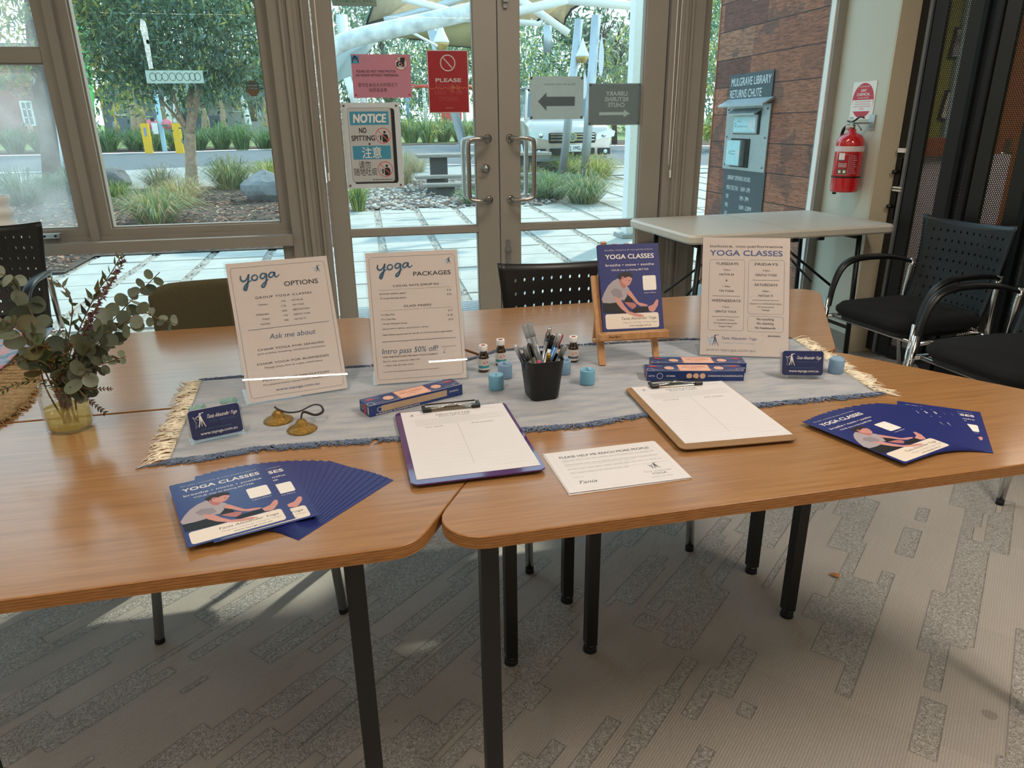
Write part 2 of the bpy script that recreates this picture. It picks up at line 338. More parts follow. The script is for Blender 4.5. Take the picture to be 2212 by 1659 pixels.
# ---------------------------------------------------------------- shared materials
FRAME = mat('frame_paint', '#908a81', .45, var=.03, scale=4); WALLP = mat('wall_paint', '#c4c6b6', .6, var=.02, scale=3); WARMFACE = mat('warm_light_paint', '#c9bea4', .55, var=.02)  # last paint holds warm room light on the wall's end face
WHITE = mat('white_plastic', '#e8e6e0', .4, var=.02); BLACK = mat('black_plastic', '#0c0c0d', .38, var=.1); RUBBER = mat('rubber', '#15151a', .8)
STEEL = mat('brushed_steel', '#a9a5a0', .28, 1, .05, 200); CHROME = mat('chrome', '#d6d6d6', .12, 1, .02); BLKSTEEL = mat('black_steel', '#0b0b0c', .42, 0, .15, 12)
GREYMET = mat('grey_metal', '#808486', .4, .5, .05); ALU = mat('aluminium', '#b7bcbe', .35, .8, .05); SHADOWGAP = mat('dark_gap', '#17150f', .8)
def carpet():
    q = NT('carpet'); O = q.tc.outputs['Object']; p = q.map(O, rot=(0, 0, radians(-43)))
    s = q.sep(p)
    def wn(v, d='1D'):
        w = q.n.new('ShaderNodeTexWhiteNoise'); w.noise_dimensions = d; q.l.new(v, w.inputs['W' if d == '1D' else 'Vector']); return w.outputs[0]
    tile = wn(q.comb(q.math('FLOOR', q.math('DIVIDE', s[0], .5)), q.math('FLOOR', q.math('DIVIDE', s[1], .5))), '2D')
    def field(du, dv):
        s0 = q.math('ADD', s[0], du); s1 = q.math('ADD', s[1], dv)
        def rnd(sx, sy, ox):                                    # long random rectangles
            row = q.math('FLOOR', q.math('DIVIDE', s1, sy)); col = q.math('FLOOR', q.math('ADD', q.math('DIVIDE', s0, sx), q.math('MULTIPLY', wn(q.math('ADD', row, ox)), 5.0)))
            return wn(q.comb(row, col, ox), '2D')
        a = rnd(.30, .034, 3.0); b = rnd(.40, .085, 9.0); c = rnd(.19, .052, 15.0)
        return q.math('MAXIMUM', q.math('MULTIPLY', q.math('GREATER_THAN', a, .70), q.math('LESS_THAN', b, .72)), q.math('MAXIMUM', q.math('GREATER_THAN', b, .90), q.math('MULTIPLY', q.math('GREATER_THAN', c, .86), q.math('LESS_THAN', b, .5))))
    f = field(0.0, 0.0); edge = q.math('ABSOLUTE', q.math('SUBTRACT', f, field(.0030, -.0034)))
    loops = q.noise(O, 170, 2, 1.5); fine = q.noise(O, 420, 2); ridg = q.math('SINE', q.math('MULTIPLY', s[1], 2*pi/.0062))
    hr = q.math('ADD', q.math('MULTIPLY', ridg, .10), q.math('MULTIPLY', fine, .45)); hl = q.math('SUBTRACT', q.math('MULTIPLY', loops, 2.2), 1.35)
    mx = q.n.new('ShaderNodeMix'); q.l.new(f, mx.inputs[0]); q.l.new(hr, mx.inputs[2]); q.l.new(hl, mx.inputs[3]); h = q.math('SUBTRACT', mx.outputs[0], q.math('MULTIPLY', edge, 1.2))
    base = q.mixc(tile, '#bdb6ae', '#c6beb5'); base = q.mixc(1.0, base, q.ramp(q.math('ADD', q.math('MULTIPLY', ridg, .25), .5), [(0, '#dedede'), (1, '#ffffff')]), 'MULTIPLY')
    lc = q.ramp(loops, [(.34, '#8f8b87'), (.46, '#b3afa9'), (.62, '#dedad4')]); base = q.mixc(q.math('MULTIPLY', f, .85), base, lc)
    base = q.mixc(q.math('MULTIPLY', edge, .38), base, '#3d3936')
    spk = q.math('GREATER_THAN', q.noise(O, 260, 1), .69); base = q.mixc(q.math('MULTIPLY', spk, .6), base, '#d6d2ca')
    st = q.math('MULTIPLY', q.math('LESS_THAN', q.noise(O, 6.5, 1), .235), .4); wear = q.noise(O, 1.8, 5)
    base = q.mixc(st, base, '#5e5854'); wf = q.ramp(wear, [(.42, '#000000'), (.68, '#8a8a8a')]); base = q.mixc(wf, base, '#8a8178')
    q.bump(h, .9, .0045); return q.set(Base_Color=base, Roughness=.92, Specular_IOR_Level=.2)
def woodtop(name, c1='#a07447', c2='#8d643b', c3='#ac8052', ax=0, rough=.3, grain=1.0):
    q = NT(name); sc = [38, 38, 38]; sc[ax] = 1.9; g = q.noise(q.map(q.tc.outputs['Object'], sc=sc), 3.4, 6, .35); sc2 = [90, 90, 90]; sc2[ax] = 3.5; g2 = q.noise(q.map(q.tc.outputs['Object'], sc=sc2), 4, 2)
    c = q.ramp(g, [(.22, c2), (.5, c1), (.80, c3)]); c = q.mixc(q.math('MULTIPLY', q.math('GREATER_THAN', g2, .64), .16*grain), c, '#5b3113')
    q.bump(g2, .12, .001); return q.set(Base_Color=c, Roughness=rough, Specular_IOR_Level=.5, Coat_Weight=.6, Coat_Roughness=.15)
def plyedge():
    q = NT('plywood_edge'); s = q.sep(q.tc.outputs['Object']); f = q.math('FRACT', q.math('DIVIDE', q.math('SUBTRACT', s[2], 5.0), .0046)); d = q.math('LESS_THAN', f, .24)
    n = q.noise(q.map(q.tc.outputs['Object'], sc=(14, 14, 160)), 3, 3); c = q.mixc(d, q.ramp(n, [(.3, '#8a5a2b'), (.7, '#a97339')]), q.ramp(n, [(.3, '#6a4423'), (.7, '#8a5f36')])); return q.set(Base_Color=c, Roughness=.4)
CARPET = carpet(); TOPW = woodtop('table_veneer'); PLY = plyedge()
# ---------------------------------------------------------------- floor, ceiling, walls
def struct(name, mb, parent=None, M=None): return mb.build(name, parent, M, kind=None if parent else 'structure')
struct('floor', MB().box((-.4, -.7, -.05), (9.4, 9.5, .1), CARPET))
struct('ceiling', MB().box((.8, -.55, 2.85), (11.9, 9.5, .1), mat('ceiling_paint', '#d9d5cb', .8, var=.02)))
struct('wall_left', MB().box((-4.6, -.55, 1.4), (.1, 9.3, 2.8), WALLP)); struct('wall_back', MB().box((.8, -5.25, 1.4), (11.9, .1, 2.8), mat('back_wall', '#a99c88', .7, var=.02)))
WY = 4.02
# right end wall carrying the extinguisher, its return with warm room light painted in, skirting
struct('wall_right', MB().box((2.80, 3.79, 1.4), (.2, .48, 2.8), WALLP).box((2.792, 3.545, 1.4), (.184, .012, 2.8), WARMFACE))
struct('baseboard_right', MB().box((2.692, 3.79, .05), (.016, .47, .1), FRAME))
# ---------------------------------------------------------------- window wall
def frame(mb, x0, x1, z0, z1, w=(.05, .05, .05, .05), y0=3.97, y1=4.07, m=FRAME):  # left, right, bottom, top rails inside the given outline
    l, r, b, t = w; yc, d = (y0+y1)/2, y1-y0
    for cx, cz, dx, dz in ((x0+l/2, (z0+z1)/2, l, z1-z0), (x1-r/2, (z0+z1)/2, r, z1-z0), ((x0+l+x1-r)/2, z0+b/2, x1-x0-l-r, b), ((x0+l+x1-r)/2, z1-t/2, x1-x0-l-r, t)):
        if dx > 0 and dz > 0: mb.box((cx, yc, cz), (dx, d, dz), m)
    return mb
def pane(x0, x1, z0, z1, m=GLASS, y=WY): return MB().box(((x0+x1)/2, y, (z0+z1)/2), (x1-x0, .006, z1-z0), m)
def window(n, x0, x1, z0, z1, w, g=GLASS, mid=None, yy=(3.98, 4.06)):
    e = empty('window_%d' % n, (x0, WY, z0), kind='structure'); I = T3(-x0, -WY, -z0); mb = MB(I); frame(mb, x0, x1, z0, z1, w, *yy)
    gz_ = [(z0+w[2], z1-w[3])]
    if mid: mb.box(((x0+x1)/2, WY, (mid[0]+mid[1])/2), (x1-x0-w[0]-w[1], .075, mid[1]-mid[0]), FRAME); gz_ = [(z0+w[2], mid[0]), (mid[1], z1-w[3])]
    bead = .008
    for a, b in gz_:
        frame(mb, x0+w[0], x1-w[1], a, b, (bead,)*4, WY-.022, WY+.02, WHITE if n == 4 else FRAME)
    mb.build('window_frame', e)
    for a, b in gz_: p = pane(x0+w[0], x1-w[1], a, b, g); p.T = I; q = MB(I).box(((x0+x1)/2, WY, (a+b)/2), (x1-x0-w[0]-w[1], .006, b-a), g); q.build('glass_pane', e)
    return e
w1 = window(1, -2.62, -1.385, .755, 2.74, (.06, .055, .06, .06), HAZY, (1.58, 1.64))
MB().box((1.06, -.075, .035), (.085, .03, .022), ALU).cyl((1.035, -.092, .035), (1.035, -.088, .035), .006, BLACK).cyl((1.085, -.092, .035), (1.085, -.088, .035), .006, BLACK).build('window_latch', w1)
window(2, -1.345, -.405, .755, 2.74, (.055, .055, .055, .06))
window(3, -2.62, -.405, .06, .70, (.06, .055, .12, .005))
window(4, 1.83, 2.70, .02, 2.74, (.06, .055, .06, .06))
window(5, -4.55, -2.70, .06, 2.74, (.06, .06, .06, .06))
M_ = MB()
for x0, x1, y0, y1 in ((-2.70, -2.62, 3.955, 4.08), (-.405, -.27, 3.93, 4.09), (-.27, -.215, 3.955, 4.085), (1.655, 1.70, 3.965, 4.085), (1.70, 1.83, 3.93, 4.09)): M_.box(((x0+x1)/2, (y0+y1)/2, 1.4), (x1-x0, y1-y0, 2.8), FRAME)
M_.box((-1.365, 4.017, 1.77), (.04, .125, 2.06), FRAME); struct('trim_1', M_)
struct('trim_2', MB().box((-1.51, 3.955, .728), (2.21, .12, .055), FRAME).box((-1.51, 4.0, .764), (2.21, .07, .022), FRAME).box((-2.47, 4.02, .03), (4.15, .1, .06), FRAME))
struct('wall_top', MB().box((-.9, 4.02, 2.77), (7.4, .12, .06), FRAME))
M_ = MB()
for x, w_, y in ((-.30, .02, 3.925), (-.34, .012, 3.92), (-.245, .01, 3.95), (1.72, .015, 3.925), (1.755, .012, 3.925)): M_.box((x, y, 1.4), (w_, .02, 2.8), FRAME)
struct('trim_3', M_)
# double door
def door(n, x0, x1, sl, sr, flip):
    e = empty('door_%d' % n, (x0, WY, .01), kind='structure'); I = T3(-x0, -WY, -.01); mb = MB(I); frame(mb, x0, x1, .01, 2.5, (sl, sr, .12, .09), 3.985, 4.05)
    mb.box(((x0+sl+x1-sr)/2, WY, .737), (x1-x0-sl-sr, .06, .034), FRAME)
    for a, b in ((.13, .72), (.754, 2.41)): frame(mb, x0+sl, x1-sr, a, b, (.006,)*4, 4.0, 4.04)
    mb.build('door_frame', e)
    for a, b in ((.13, .72), (.754, 2.41)): MB(I).box(((x0+sl+x1-sr)/2, WY, (a+b)/2), (x1-x0-sl-sr, .006, b-a), GLASS).build('glass_pane', e)
    return e, I
d1, I1 = door(1, -.205, .712, .094, .12, 1); d2, I2 = door(2, .718, 1.645, .113, .118, -1)
for e, I, xm, sg in ((d1, I1, .655, -1), (d2, I2, .775, 1)):
    for y0, m_ in ((3.985, STEEL), (4.05, ALU)):
        dy = -1 if y0 < 4 else 1; h = MB(I); zt, zb = 1.215, .895
        h.tube([(xm, y0, zt), (xm+sg*.01, y0+dy*.045, zt), (xm+sg*.05, y0+dy*.07, zt), (xm+sg*.10, y0+dy*.072, zt-.006), (xm+sg*.118, y0+dy*.072, zt-.03), (xm+sg*.118, y0+dy*.072, (zt+zb)/2), (xm+sg*.118, y0+dy*.072, zb+.03), (xm+sg*.10, y0+dy*.072, zb+.006), (xm+sg*.05, y0+dy*.07, zb), (xm+sg*.01, y0+dy*.045, zb), (xm, y0, zb)], .0125, m_, 14, sub=5)
        for z in (zt, zb): h.cyl((xm, y0, z), (xm, y0+dy*.006, z), .021, m_, n=18)
        h.build('pull_handle', e)
MB(I1).cyl((.640, 3.985, 1.062), (.640, 3.968, 1.062), .021, STEEL, n=20).cyl((.640, 3.97, 1.062), (.640, 3.955, 1.062), .011, ALU, n=14).box((.622, 3.952, 1.058), (.035, .006, .008), STEEL).build('lock_cylinder', d1)
MB(I2).box((.757, 3.978, .56), (.02, .014, .22), GREYMET).box((.757, 3.965, .62), (.03, .02, .02), GREYMET).cyl((.757, 3.972, .45), (.757, 3.972, .02), .005, GREYMET).build('flush_bolt', d2)
MB(I2).box((.757, 3.978, 1.93), (.02, .014, .18), GREYMET).box((.757, 3.965, 1.875), (.026, .02, .02), GREYMET).build('flush_bolt', d2)
struct('trim_4', MB().box((.72, 4.02, 2.6), (1.96, .09, .2), FRAME).box((.72, 4.02, .005), (1.87, .1, .012), ALU))
# blind cord chains
def chain(name, x, y, z0, lab):
    mb = MB(); mb.tube([(x, y, 2.8), (x-.004, y, 1.9), (x-.002, y, z0+.03)], .0022, WHITE, 6, sub=6); mb.tube([(x+.022, y, 2.8), (x+.02, y, 1.8), (x+.014, y, z0+.03), (x+.006, y, z0)], .0022, WHITE, 6, sub=6)
    o = mb.build(name, label=lab, cat='blind chain'); MB().box((x+.008, y, z0+.02), (.02, .012, .035), ACRYL).box((x+.01, y-.004, z0-.02), (.008, .006, .04), WHITE).build('cord_weight', o)
chain('blind_chain', -.20, 3.92, 1.06, 'white beaded blind chain hanging left of the glass doors'); chain('blind_chain', 1.675, 3.93, 1.03, 'white beaded blind chain hanging right of the glass doors')
# ---------------------------------------------------------------- folding perforated partition and the room seen through it
PERF = perfmat('perforated_steel', '#101012', .0098, .017, .0033, .0033, 'YZ', .5)
mb = MB(); mb.box((2.86, 3.50, 1.4), (.10, .085, 2.8), BLKSTEEL)
part = empty('folding_partition', (2.86, 3.5, 0), 'black folding partition of perforated steel leaves on the right', 'partition')
I = T3(-2.86, -3.5, 0); mb.T = I
mb2 = MB(I); mb2.box((2.86, 3.5, 1.4), (.09, .08, 2.76), BLKSTEEL).box((2.81, 3.46, 1.4), (.012, .02, 2.76), GREYMET); mb2.build('end_post', part)
yy = 3.44; leaf = 0; zig = [0, 1]; Lw = .225; ang = radians(24)
pos = Vector((2.83, 3.45, 0))
while pos.y > 1.2:
    a = ang if leaf % 2 == 0 else -ang; d = Vector((sin(a), -cos(a), 0)); e = pos+d*Lw; M = FR(pos, d, (0, 0, 1))
    # local: x along leaf, y up, z normal
    st = MB(I @ M)
    for x in (.031, Lw-.031): st.box((x, 1.38, 0), (.060, 2.74, .032), BLKSTEEL); st.box((x+(.024 if x < .1 else -.024), 1.38, -.017), (.003, 2.74, .003), GREYMET); st.box((x, 1.38, -.018), (.010, 2.74, .006), BLKSTEEL)
    st.box((Lw/2, .04, 0), (Lw-.12, .07, .03), BLKSTEEL).box((Lw/2, 2.72, 0), (Lw-.12, .07, .03), BLKSTEEL)
    f = st.build('leaf_frame', part)
    pm = MB(); pm.box((0, 0, 0), (.002, Lw-.12, 2.62), PERF); o = pm.build('perforated_panel', part); o.matrix_parent_inverse = Matrix(); c = pos+d*Lw/2
    o.matrix_basis = I @ T3(c.x, c.y, 1.38) @ RZ(a)
    leaf += 1; pos = e+Vector((0, -.012, 0))
L_ = MB(I)
for z in (1.02, .84): L_.box((2.812, 3.495, z), (.02, .03, .14), BLKSTEEL).cyl((2.81, 3.50, z), (2.775, 3.50, z), .011, BLACK, n=12)
L_.build('latch_knobs', part); MB(I).box((2.80, 3.49, 1.13), (.014, .05, .022), WHITE).box((2.80, 3.48, .94), (.01, .06, .008), WHITE).box((2.80, 3.48, .925), (.01, .06, .008), WHITE).build('cable_ties', part)
struct('wall_divider', MB().box((2.86, -2.0, 1.4), (.12, 6.3, 2.8), WALLP)); struct('wall_return', MB().box((3.0, 3.95, 1.4), (.2, .14, 2.8), WALLP))
struct('wall_far', MB().box((7.05, .6, 1.4), (.1, 11.0, 2.8), mat('olive_wall', '#8f9438', .7, var=.03)))
struct('wall_side', MB().box((5.1, 6.1, 1.4), (3.9, .1, 2.8), MATS['olive_wall'])); struct('wall_outer', MB().box((3.2, 5.0, 1.4), (.1, 2.2, 2.8), WALLP))
struct('floor_2', MB().box((5.0, -.55, -.045), (4.2, 9.0, .1), MATS['olive_wall'] if False else mat('lino', '#8a8784', .6)).box((5.1, 5.0, -.05), (3.9, 2.2, .1), mat('lino', '#8a8784', .6))); struct('ceiling_2', MB().box((5.0, 5.1, 2.85), (4.2, 2.0, .1), WHITE))
ORG = woodtop('orange_door', '#b5662a', '#9a5220', '#c47a3a', 2, .5); PHOTO = mat('photo_print', '#8d8788', .5, var=.8, scale=14); NOTEC = mat('notice_print', '#d8cfbe', .6, var=.3, scale=20)
def farbox(x0, y0, x1, y1, yf, th, m): a_, b_ = Y(x0, y0, yf), Y(x1, y1, yf); return MB().box((0, th/2, 0), (abs(b_.x-a_.x), th, abs(a_.z-b_.z)), m), T3((a_.x+b_.x)/2, yf, (a_.z+b_.z)/2)
dr, M_ = farbox(2138, -60, 2260, 640, 5.97, .05, ORG); dr = dr.build('wooden_door', M=M_, label='orange timber door behind the perforated partition', cat='door'); q = Y(2172, 330, 5.97); MB(M_.inverted()).box((q.x, 5.96, q.z), (.06, .01, .24), STEEL).cyl((q.x, 5.95, q.z), (q.x, 5.90, q.z), .01, STEEL).cyl((q.x, 5.90, q.z), (q.x-.13, 5.90, q.z), .010, CHROME).build('door_handle', dr)
for (x0, y0, x1, y1), m, rz, lb in (((1985, 55, 2022, 112), PHOTO, 6, 'grey framed photo on the olive wall nearest the partition post'), ((2065, 60, 2092, 128), PHOTO, 5, 'dark framed photo higher on the olive wall'), ((1975, 125, 1995, 175), PHOTO, -4, 'small dark photo at the edge of the olive wall'), ((2066, 150, 2096, 195), PHOTO, -8, 'dark photo below the higher framed photo'), ((2042, 200, 2085, 262), NOTEC, 8, 'pale paper pinned on the olive wall'), ((2108, 25, 2128, 85), PHOTO, 0, 'dark photo near the orange door')):
    mb, M_ = farbox(x0, y0, x1, y1, 6.02, .03, BLACK); o = mb.build('picture_frame', M=M_ @ RY(radians(rz)), label=lb, cat='picture'); d = mb.v; w_, h_ = max(v[0] for v in d)*2, max(v[2] for v in d)*2; MB().box((0, -.002, 0), (w_-.03, .004, h_-.03), m).build('print', o)
mb, M_ = farbox(1940, 300, 2110, 335, 4.9, 1.0, woodtop('red_brown_top', '#8a4628', '#743518', '#9c5836', 0, .4)); o = mb.build('wooden_counter', M=M_, label='red brown counter below the pictures behind the partition', cat='counter')
mb, M_ = farbox(1900, 340, 2105, 700, 4.95, .8, mat('white_laminate', '#b9b0b4', .5)); mb.build('low_cabinet', M=M_, label='white low cabinet under the red brown counter', cat='cabinet'); mb, M_ = farbox(1935, 440, 1965, 520, 4.9, .04, mat('pink_panel', '#a8304c', .6)); mb.build('red_chair', M=M_, label='crimson panel in front of the white low cabinet', cat='panel')
mb, M_ = farbox(2104, -60, 2134, 300, 6.0, .04, mat('pale_blue_pane', '#a9c3cc', .3)); mb.build('blue_panel', M=M_, label='tall pale blue panel left of the orange door', cat='panel')
# ---------------------------------------------------------------- trapezoid tables
def rpoly(pts, r, n=6):                                        # round the corners of a polygon
    out = []; N = len(pts)
    for i in range(N):
        p0, p1, p2 = [Vector(pts[(i+k) % N]) for k in (-1, 0, 1)]; a = (p0-p1).normalized(); b = (p2-p1).normalized(); an = a.angle(b); t = r/math.tan(an/2); c = p1+(a+b).normalized()*(r/sin(an/2)); s = p1+a*t-c; e = p1+b*t-c
        a0 = atan2(s.y, s.x); a1 = atan2(e.y, e.x); d = (a1-a0+pi) % (2*pi)-pi
        out += [(c.x+r*cos(a0+d*k/n), c.y+r*sin(a0+d*k/n)) for k in range(n+1)]
    return out
def trapezoid(M, lab, wx=0, wl=0, dd=.667, sx_=0, sl_=0):
    # local: long edge at y=0 (1.5 m), short edge at y=.667
    e = empty('trapezoid_table', M, lab, 'table', 'trapezoid tables pushed together')
    P = rpoly([(-.749-wl, .001), (.749+wx, .001), (.376+sx_, dd-.002), (-.376-sl_, dd-.002)], .06, 8); th = .0205
    Q = inset(P, .0015); n = len(P); mb = MB()
    vs = [(*p, TH) for p in Q]+[(*p, TH-.0015) for p in P]+[(*p, TH-th) for p in P]
    mb.add(vs, [tuple(range(n))], TOPW); mb.add(vs, [(i, n+i, n+(i+1) % n, (i+1) % n) for i in range(n)], PLY, True); mb.add(vs, [(n+i, 2*n+i, 2*n+(i+1) % n, n+(i+1) % n) for i in range(n)], PLY, True); mb.add(vs, [tuple(range(2*n, 3*n))[::-1]], PLY)
    mb.build('tabletop', e)
    fr = MB(); L = [(-.630, .09), (.635, .09), (.278+sx_, .55), (-.285-sl_, .55)]
    for a, b in zip(L, L[1:]+L[:1]): fr.tube([(*a, TH-th-.016), (*b, TH-th-.016)], .016, BLKSTEEL, 4, smooth=False)
    fr.build('under_frame', e)
    for x, y in L:
        l = MB().box((x, y, (TH-th+.022)/2), (.029, .029, TH-th-.022), BLKSTEEL).build('leg', e); MB().cyl((x, y, .022), (x, y, .014), .012, CHROME).cyl((x, y, .014), (x, y, 0), .0165, RUBBER, r2=.018, n=16).build('levelling_foot', l)
    return e
th = .032; c_, s_ = cos(th), sin(th)
def UV(u, n): return (u*c_-n*s_, u*s_+n*c_, 0)
trapezoid(T3(*UV(.804, .864)) @ RZ(th), 'front right timber trapezoid table carrying the right flyer fan and letters', .03, 0, .636, .008)
trapezoid(T3(*UV(.799, 2.172)) @ RZ(th+pi), 'rear right timber trapezoid table behind the easel and candles', 0, .06, .667, 0, .02)
tl = .031; pv = Vector(UV(.418, 1.4995)); cl, sl = cos(tl), sin(tl)
def UL(u, n): return (pv.x+u*cl-n*sl, pv.y+u*sl+n*cl, 0)
trapezoid(T3(.0175, .010, 0) @ T3(*UL(-.755, 0)) @ RZ(tl+pi), 'front left timber trapezoid table carrying the left flyer fan', 0, 0, .642)
trapezoid(T3(-.007, .0125, 0) @ T3(*UL(-.755, .002)) @ RZ(tl), 'rear left timber trapezoid table in front of the green chair')
trapezoid(T3(-.007, .0125, 0) @ T3(*UL(-1.884, .672)) @ RZ(tl+pi), 'far left timber trapezoid table under the woven mat')
# ---------------------------------------------------------------- folding table
TP = mat('moulded_plastic', '#c9c4b8', .42, var=.03, bump=.05, bscale=200)
FZ = .775; ft = empty('folding_table', T3(2.055, 3.585, 0) @ RZ(radians(4.3)), 'white plastic folding table standing against the right window', 'table')
mb = MB().prism(rrect(-.595, -.36, .595, .36, .045, 5), FZ-.045, FZ, TP, bev=.01); mb.box((0, 0, FZ-.0007), (.003, .70, .002), mat('plastic_seam', '#8d897f', .6)); mb.build('tabletop', ft)
MB().prism(ell(-.42, 0, .026, .0085, 16), 0, .002, BLACK, T3(0, -.3605, FZ-.024) @ RX(pi/2)).build('maker_badge', ft)
for sx in (-1, 1):
    lg = MB(); x = sx*.47
    for y in (-.24, .24): lg.tube([(x, y, FZ-.05), (x+sx*.03, y, .0)], .0135, BLKSTEEL, 10)
    lg.tube([(x+.0, -.24, FZ-.075), (x, .24, FZ-.075)], .012, BLKSTEEL, 8).tube([(x+sx*.02, -.24, .2), (x+sx*.02, .24, .2)], .010, BLKSTEEL, 8).build('leg', ft)
    MB().tube([(sx*.05, 0, FZ-.05), (x+sx*.005, -.1, FZ-.38)], .007, BLKSTEEL, 8).tube([(sx*.05, 0, FZ-.05), (x+sx*.005, .1, FZ-.38)], .007, BLKSTEEL, 8).build('folding_stay', ft)
MB().box((-.02, -.352, FZ-.05), (.05, .02, .016), BLACK).build('hinge', ft); MB().box((.14, -.352, FZ-.05), (.03, .02, .014), BLACK).build('hinge', ft)
# ---------------------------------------------------------------- chairs
SEATF = mat('black_upholstery', '#08080a', .95, var=.2, scale=300, bump=.3, bscale=400); SHELL = perfmat('perforated_shell', '#101216', .033, .045, .0042, .0066, 'XZ', .36, one=True, lim=(.19, .47, .80))
def armchair(M, lab):
    e = empty('armchair', M, lab, 'chair', 'black perforated back armchairs')
    n = 22
    def sh(u, v): return 0
    mb = MB(); P = rrect(-.235, -.23, .235, .24, .09, 6); mb.prism(P, .405, .465, SEATF, bev=.022, smooth=True); mb.prism(inset(P, .03), .385, .406, BLACK); mb.build('seat', e)
    def bk(u, v):
        x = (u-.5)*2; hw = .215+.03*v**2; z = .40+v*.435+.018*x*x*v; y = .235+.075*v+.02*sin(pi*v)-.038*x*x-.0; return (x*hw, y, z)
    pz = MB(); pz.slab(bk, 20, 18, .007, SHELL); pz.build('backrest', e)
    for s in (-1, 1):
        MB().tube([(s*.262, -.20, .43), (s*.265, -.185, .53), (s*.268, -.145, .615), (s*.27, -.07, .65), (s*.268, .06, .655), (s*.255, .17, .645), (s*.235, .235, .625)], [.014, .016, .019, .022, .022, .018, .012], BLACK, 12, sub=6, flat=.62, up=(0, 0, 1)).build('armrest', e)
        MB().tube([(s*.262, -.205, .47), (s*.262, -.215, .3), (s*.262, -.24, .018)], .0125, CHROME, 12).cyl((s*.262, -.24, .02), (s*.262, -.241, 0), .013, RUBBER).build('leg', e)
        MB().tube([(s*.235, .245, .64), (s*.24, .235, .42), (s*.25, .27, .2), (s*.255, .315, .018)], .0125, CHROME, 12, sub=4).cyl((s*.255, .315, .02), (s*.255, .315, 0), .013, RUBBER).build('leg', e)
    fr = MB()
    for y in (-.17, .2): fr.tube([(-.262, y, .38), (.262, y, .38)], .011, CHROME, 8)
    for s in (-1, 1): fr.tube([(s*.262, -.215, .38), (s*.24, .24, .38)], .011, CHROME, 8)
    fr.build('seat_frame', e); return e
armchair(T3(2.40, 2.80, 0) @ RZ(radians(-84)), 'black perforated armchair at right, whole back visible before the partition')
armchair(T3(2.33, 2.12, 0) @ RZ(radians(-86)), 'black armchair at the right edge, back cut off by the frame')
armchair(T3(.652, 2.04, 0) @ RZ(radians(1)), 'black perforated chair tucked behind the table between packages sign and easel')
armchair(T3(-1.70, 3.33, 0) @ RZ(radians(4)) @ Matrix.Scale(1.05, 4), 'black perforated armchair at the left edge behind the vase')
OLIVE = mat('olive_fabric', '#4a452d', .95, var=.12, scale=250, bump=.3, bscale=500)
e = empty('upholstered_chair', T3(-.41, 1.97, 0) @ RZ(radians(3)), 'olive green fabric chair tucked behind the left table', 'chair')
MB().prism(rrect(-.24, -.22, .24, .24, .08, 6), .40, .47, OLIVE, bev=.025, smooth=True).build('seat', e)
def obk(u, v):
    x = (u-.5)*2; hw = .245-.02*(1-v); cr = 1-max(0, abs(x)-.72)**2*.9; return (x*hw, .30+.05*v-.05*x*x, .50+.345*v*cr)
mb = MB(); mb.slab(obk, 24, 12, .045, OLIVE); o = mb.build('backrest', e); md = o.modifiers.new('soft', 'BEVEL'); md.width = .018; md.segments = 3; md.limit_method = 'ANGLE'
for s in (-1, 1):
    MB().tube([(s*.21, -.2, .40), (s*.238, -.262, .012)], .0125, GREYMET, 12).cyl((s*.238, -.262, .014), (s*.239, -.263, 0), .013, RUBBER).build('leg', e)
    MB().tube([(s*.2, .28, .56), (s*.2, .25, .40), (s*.235, .30, .012)], .0125, GREYMET, 12).cyl((s*.235, .30, .014), (s*.235, .30, 0), .013, RUBBER).build('leg', e)
# ribbed white column by the window, left edge
q = Y(4, 500, 3.72); prof = [(.11, 0), (.115, .02)]; z = .03
while z < .98:
    R_ = .105-.05*(z/1.0); prof += [(R_*.78, z), (R_, z+.02), (R_*1.04, z+.035), (R_, z+.05)]; z += .062
prof += [(.03, .99), (.02, 1.02)]
MB().lathe(prof, WHITE, 28).build('ribbed_pedestal', M=T3(q.x+.005, 3.72, 0), label='white ribbed column standing by the window at the left edge', cat='ornament')
# ================================================================ outdoors
PAVE = mat('concrete_slab', '#a9a9a2', .85, var=.10, scale=5, bump=.2, bscale=120); PATHM = mat('pale_concrete', '#9a9c98', .9, var=.06, scale=1.5); ROADM = mat('asphalt', '#5d6468', .9, var=.10, scale=3, bump=.2, bscale=60)
GRITM = mat('grit', '#a39d93', .95, var=.4, scale=70, bump=.9, bscale=90); SOIL = mat('soil', '#4b3c31', .95, var=.35, scale=18, bump=.8, bscale=60); LAWN = mat('lawn', '#76884e', .9, var=.35, scale=2.5, bump=.6, bscale=40)
GAL = mat('galvanised', '#aab4b8', .4, .5, .06); WHP = mat('white_powder', '#dfe3e2', .45, var=.03); BARK = mat('bark', '#a8917a', .85, var=.25, scale=12, bump=.5, bscale=30); BARKD = mat('dark_bark', '#5b4c40', .9, var=.3, scale=10, bump=.6, bscale=30)
def ground(name, pts, m, k=0, kind='structure', **kw):
    return MB().add([(x, y, SL*(y-5)+k) for x, y in pts], [tuple(range(len(pts)))], m).build(name, kind=kind, **kw)
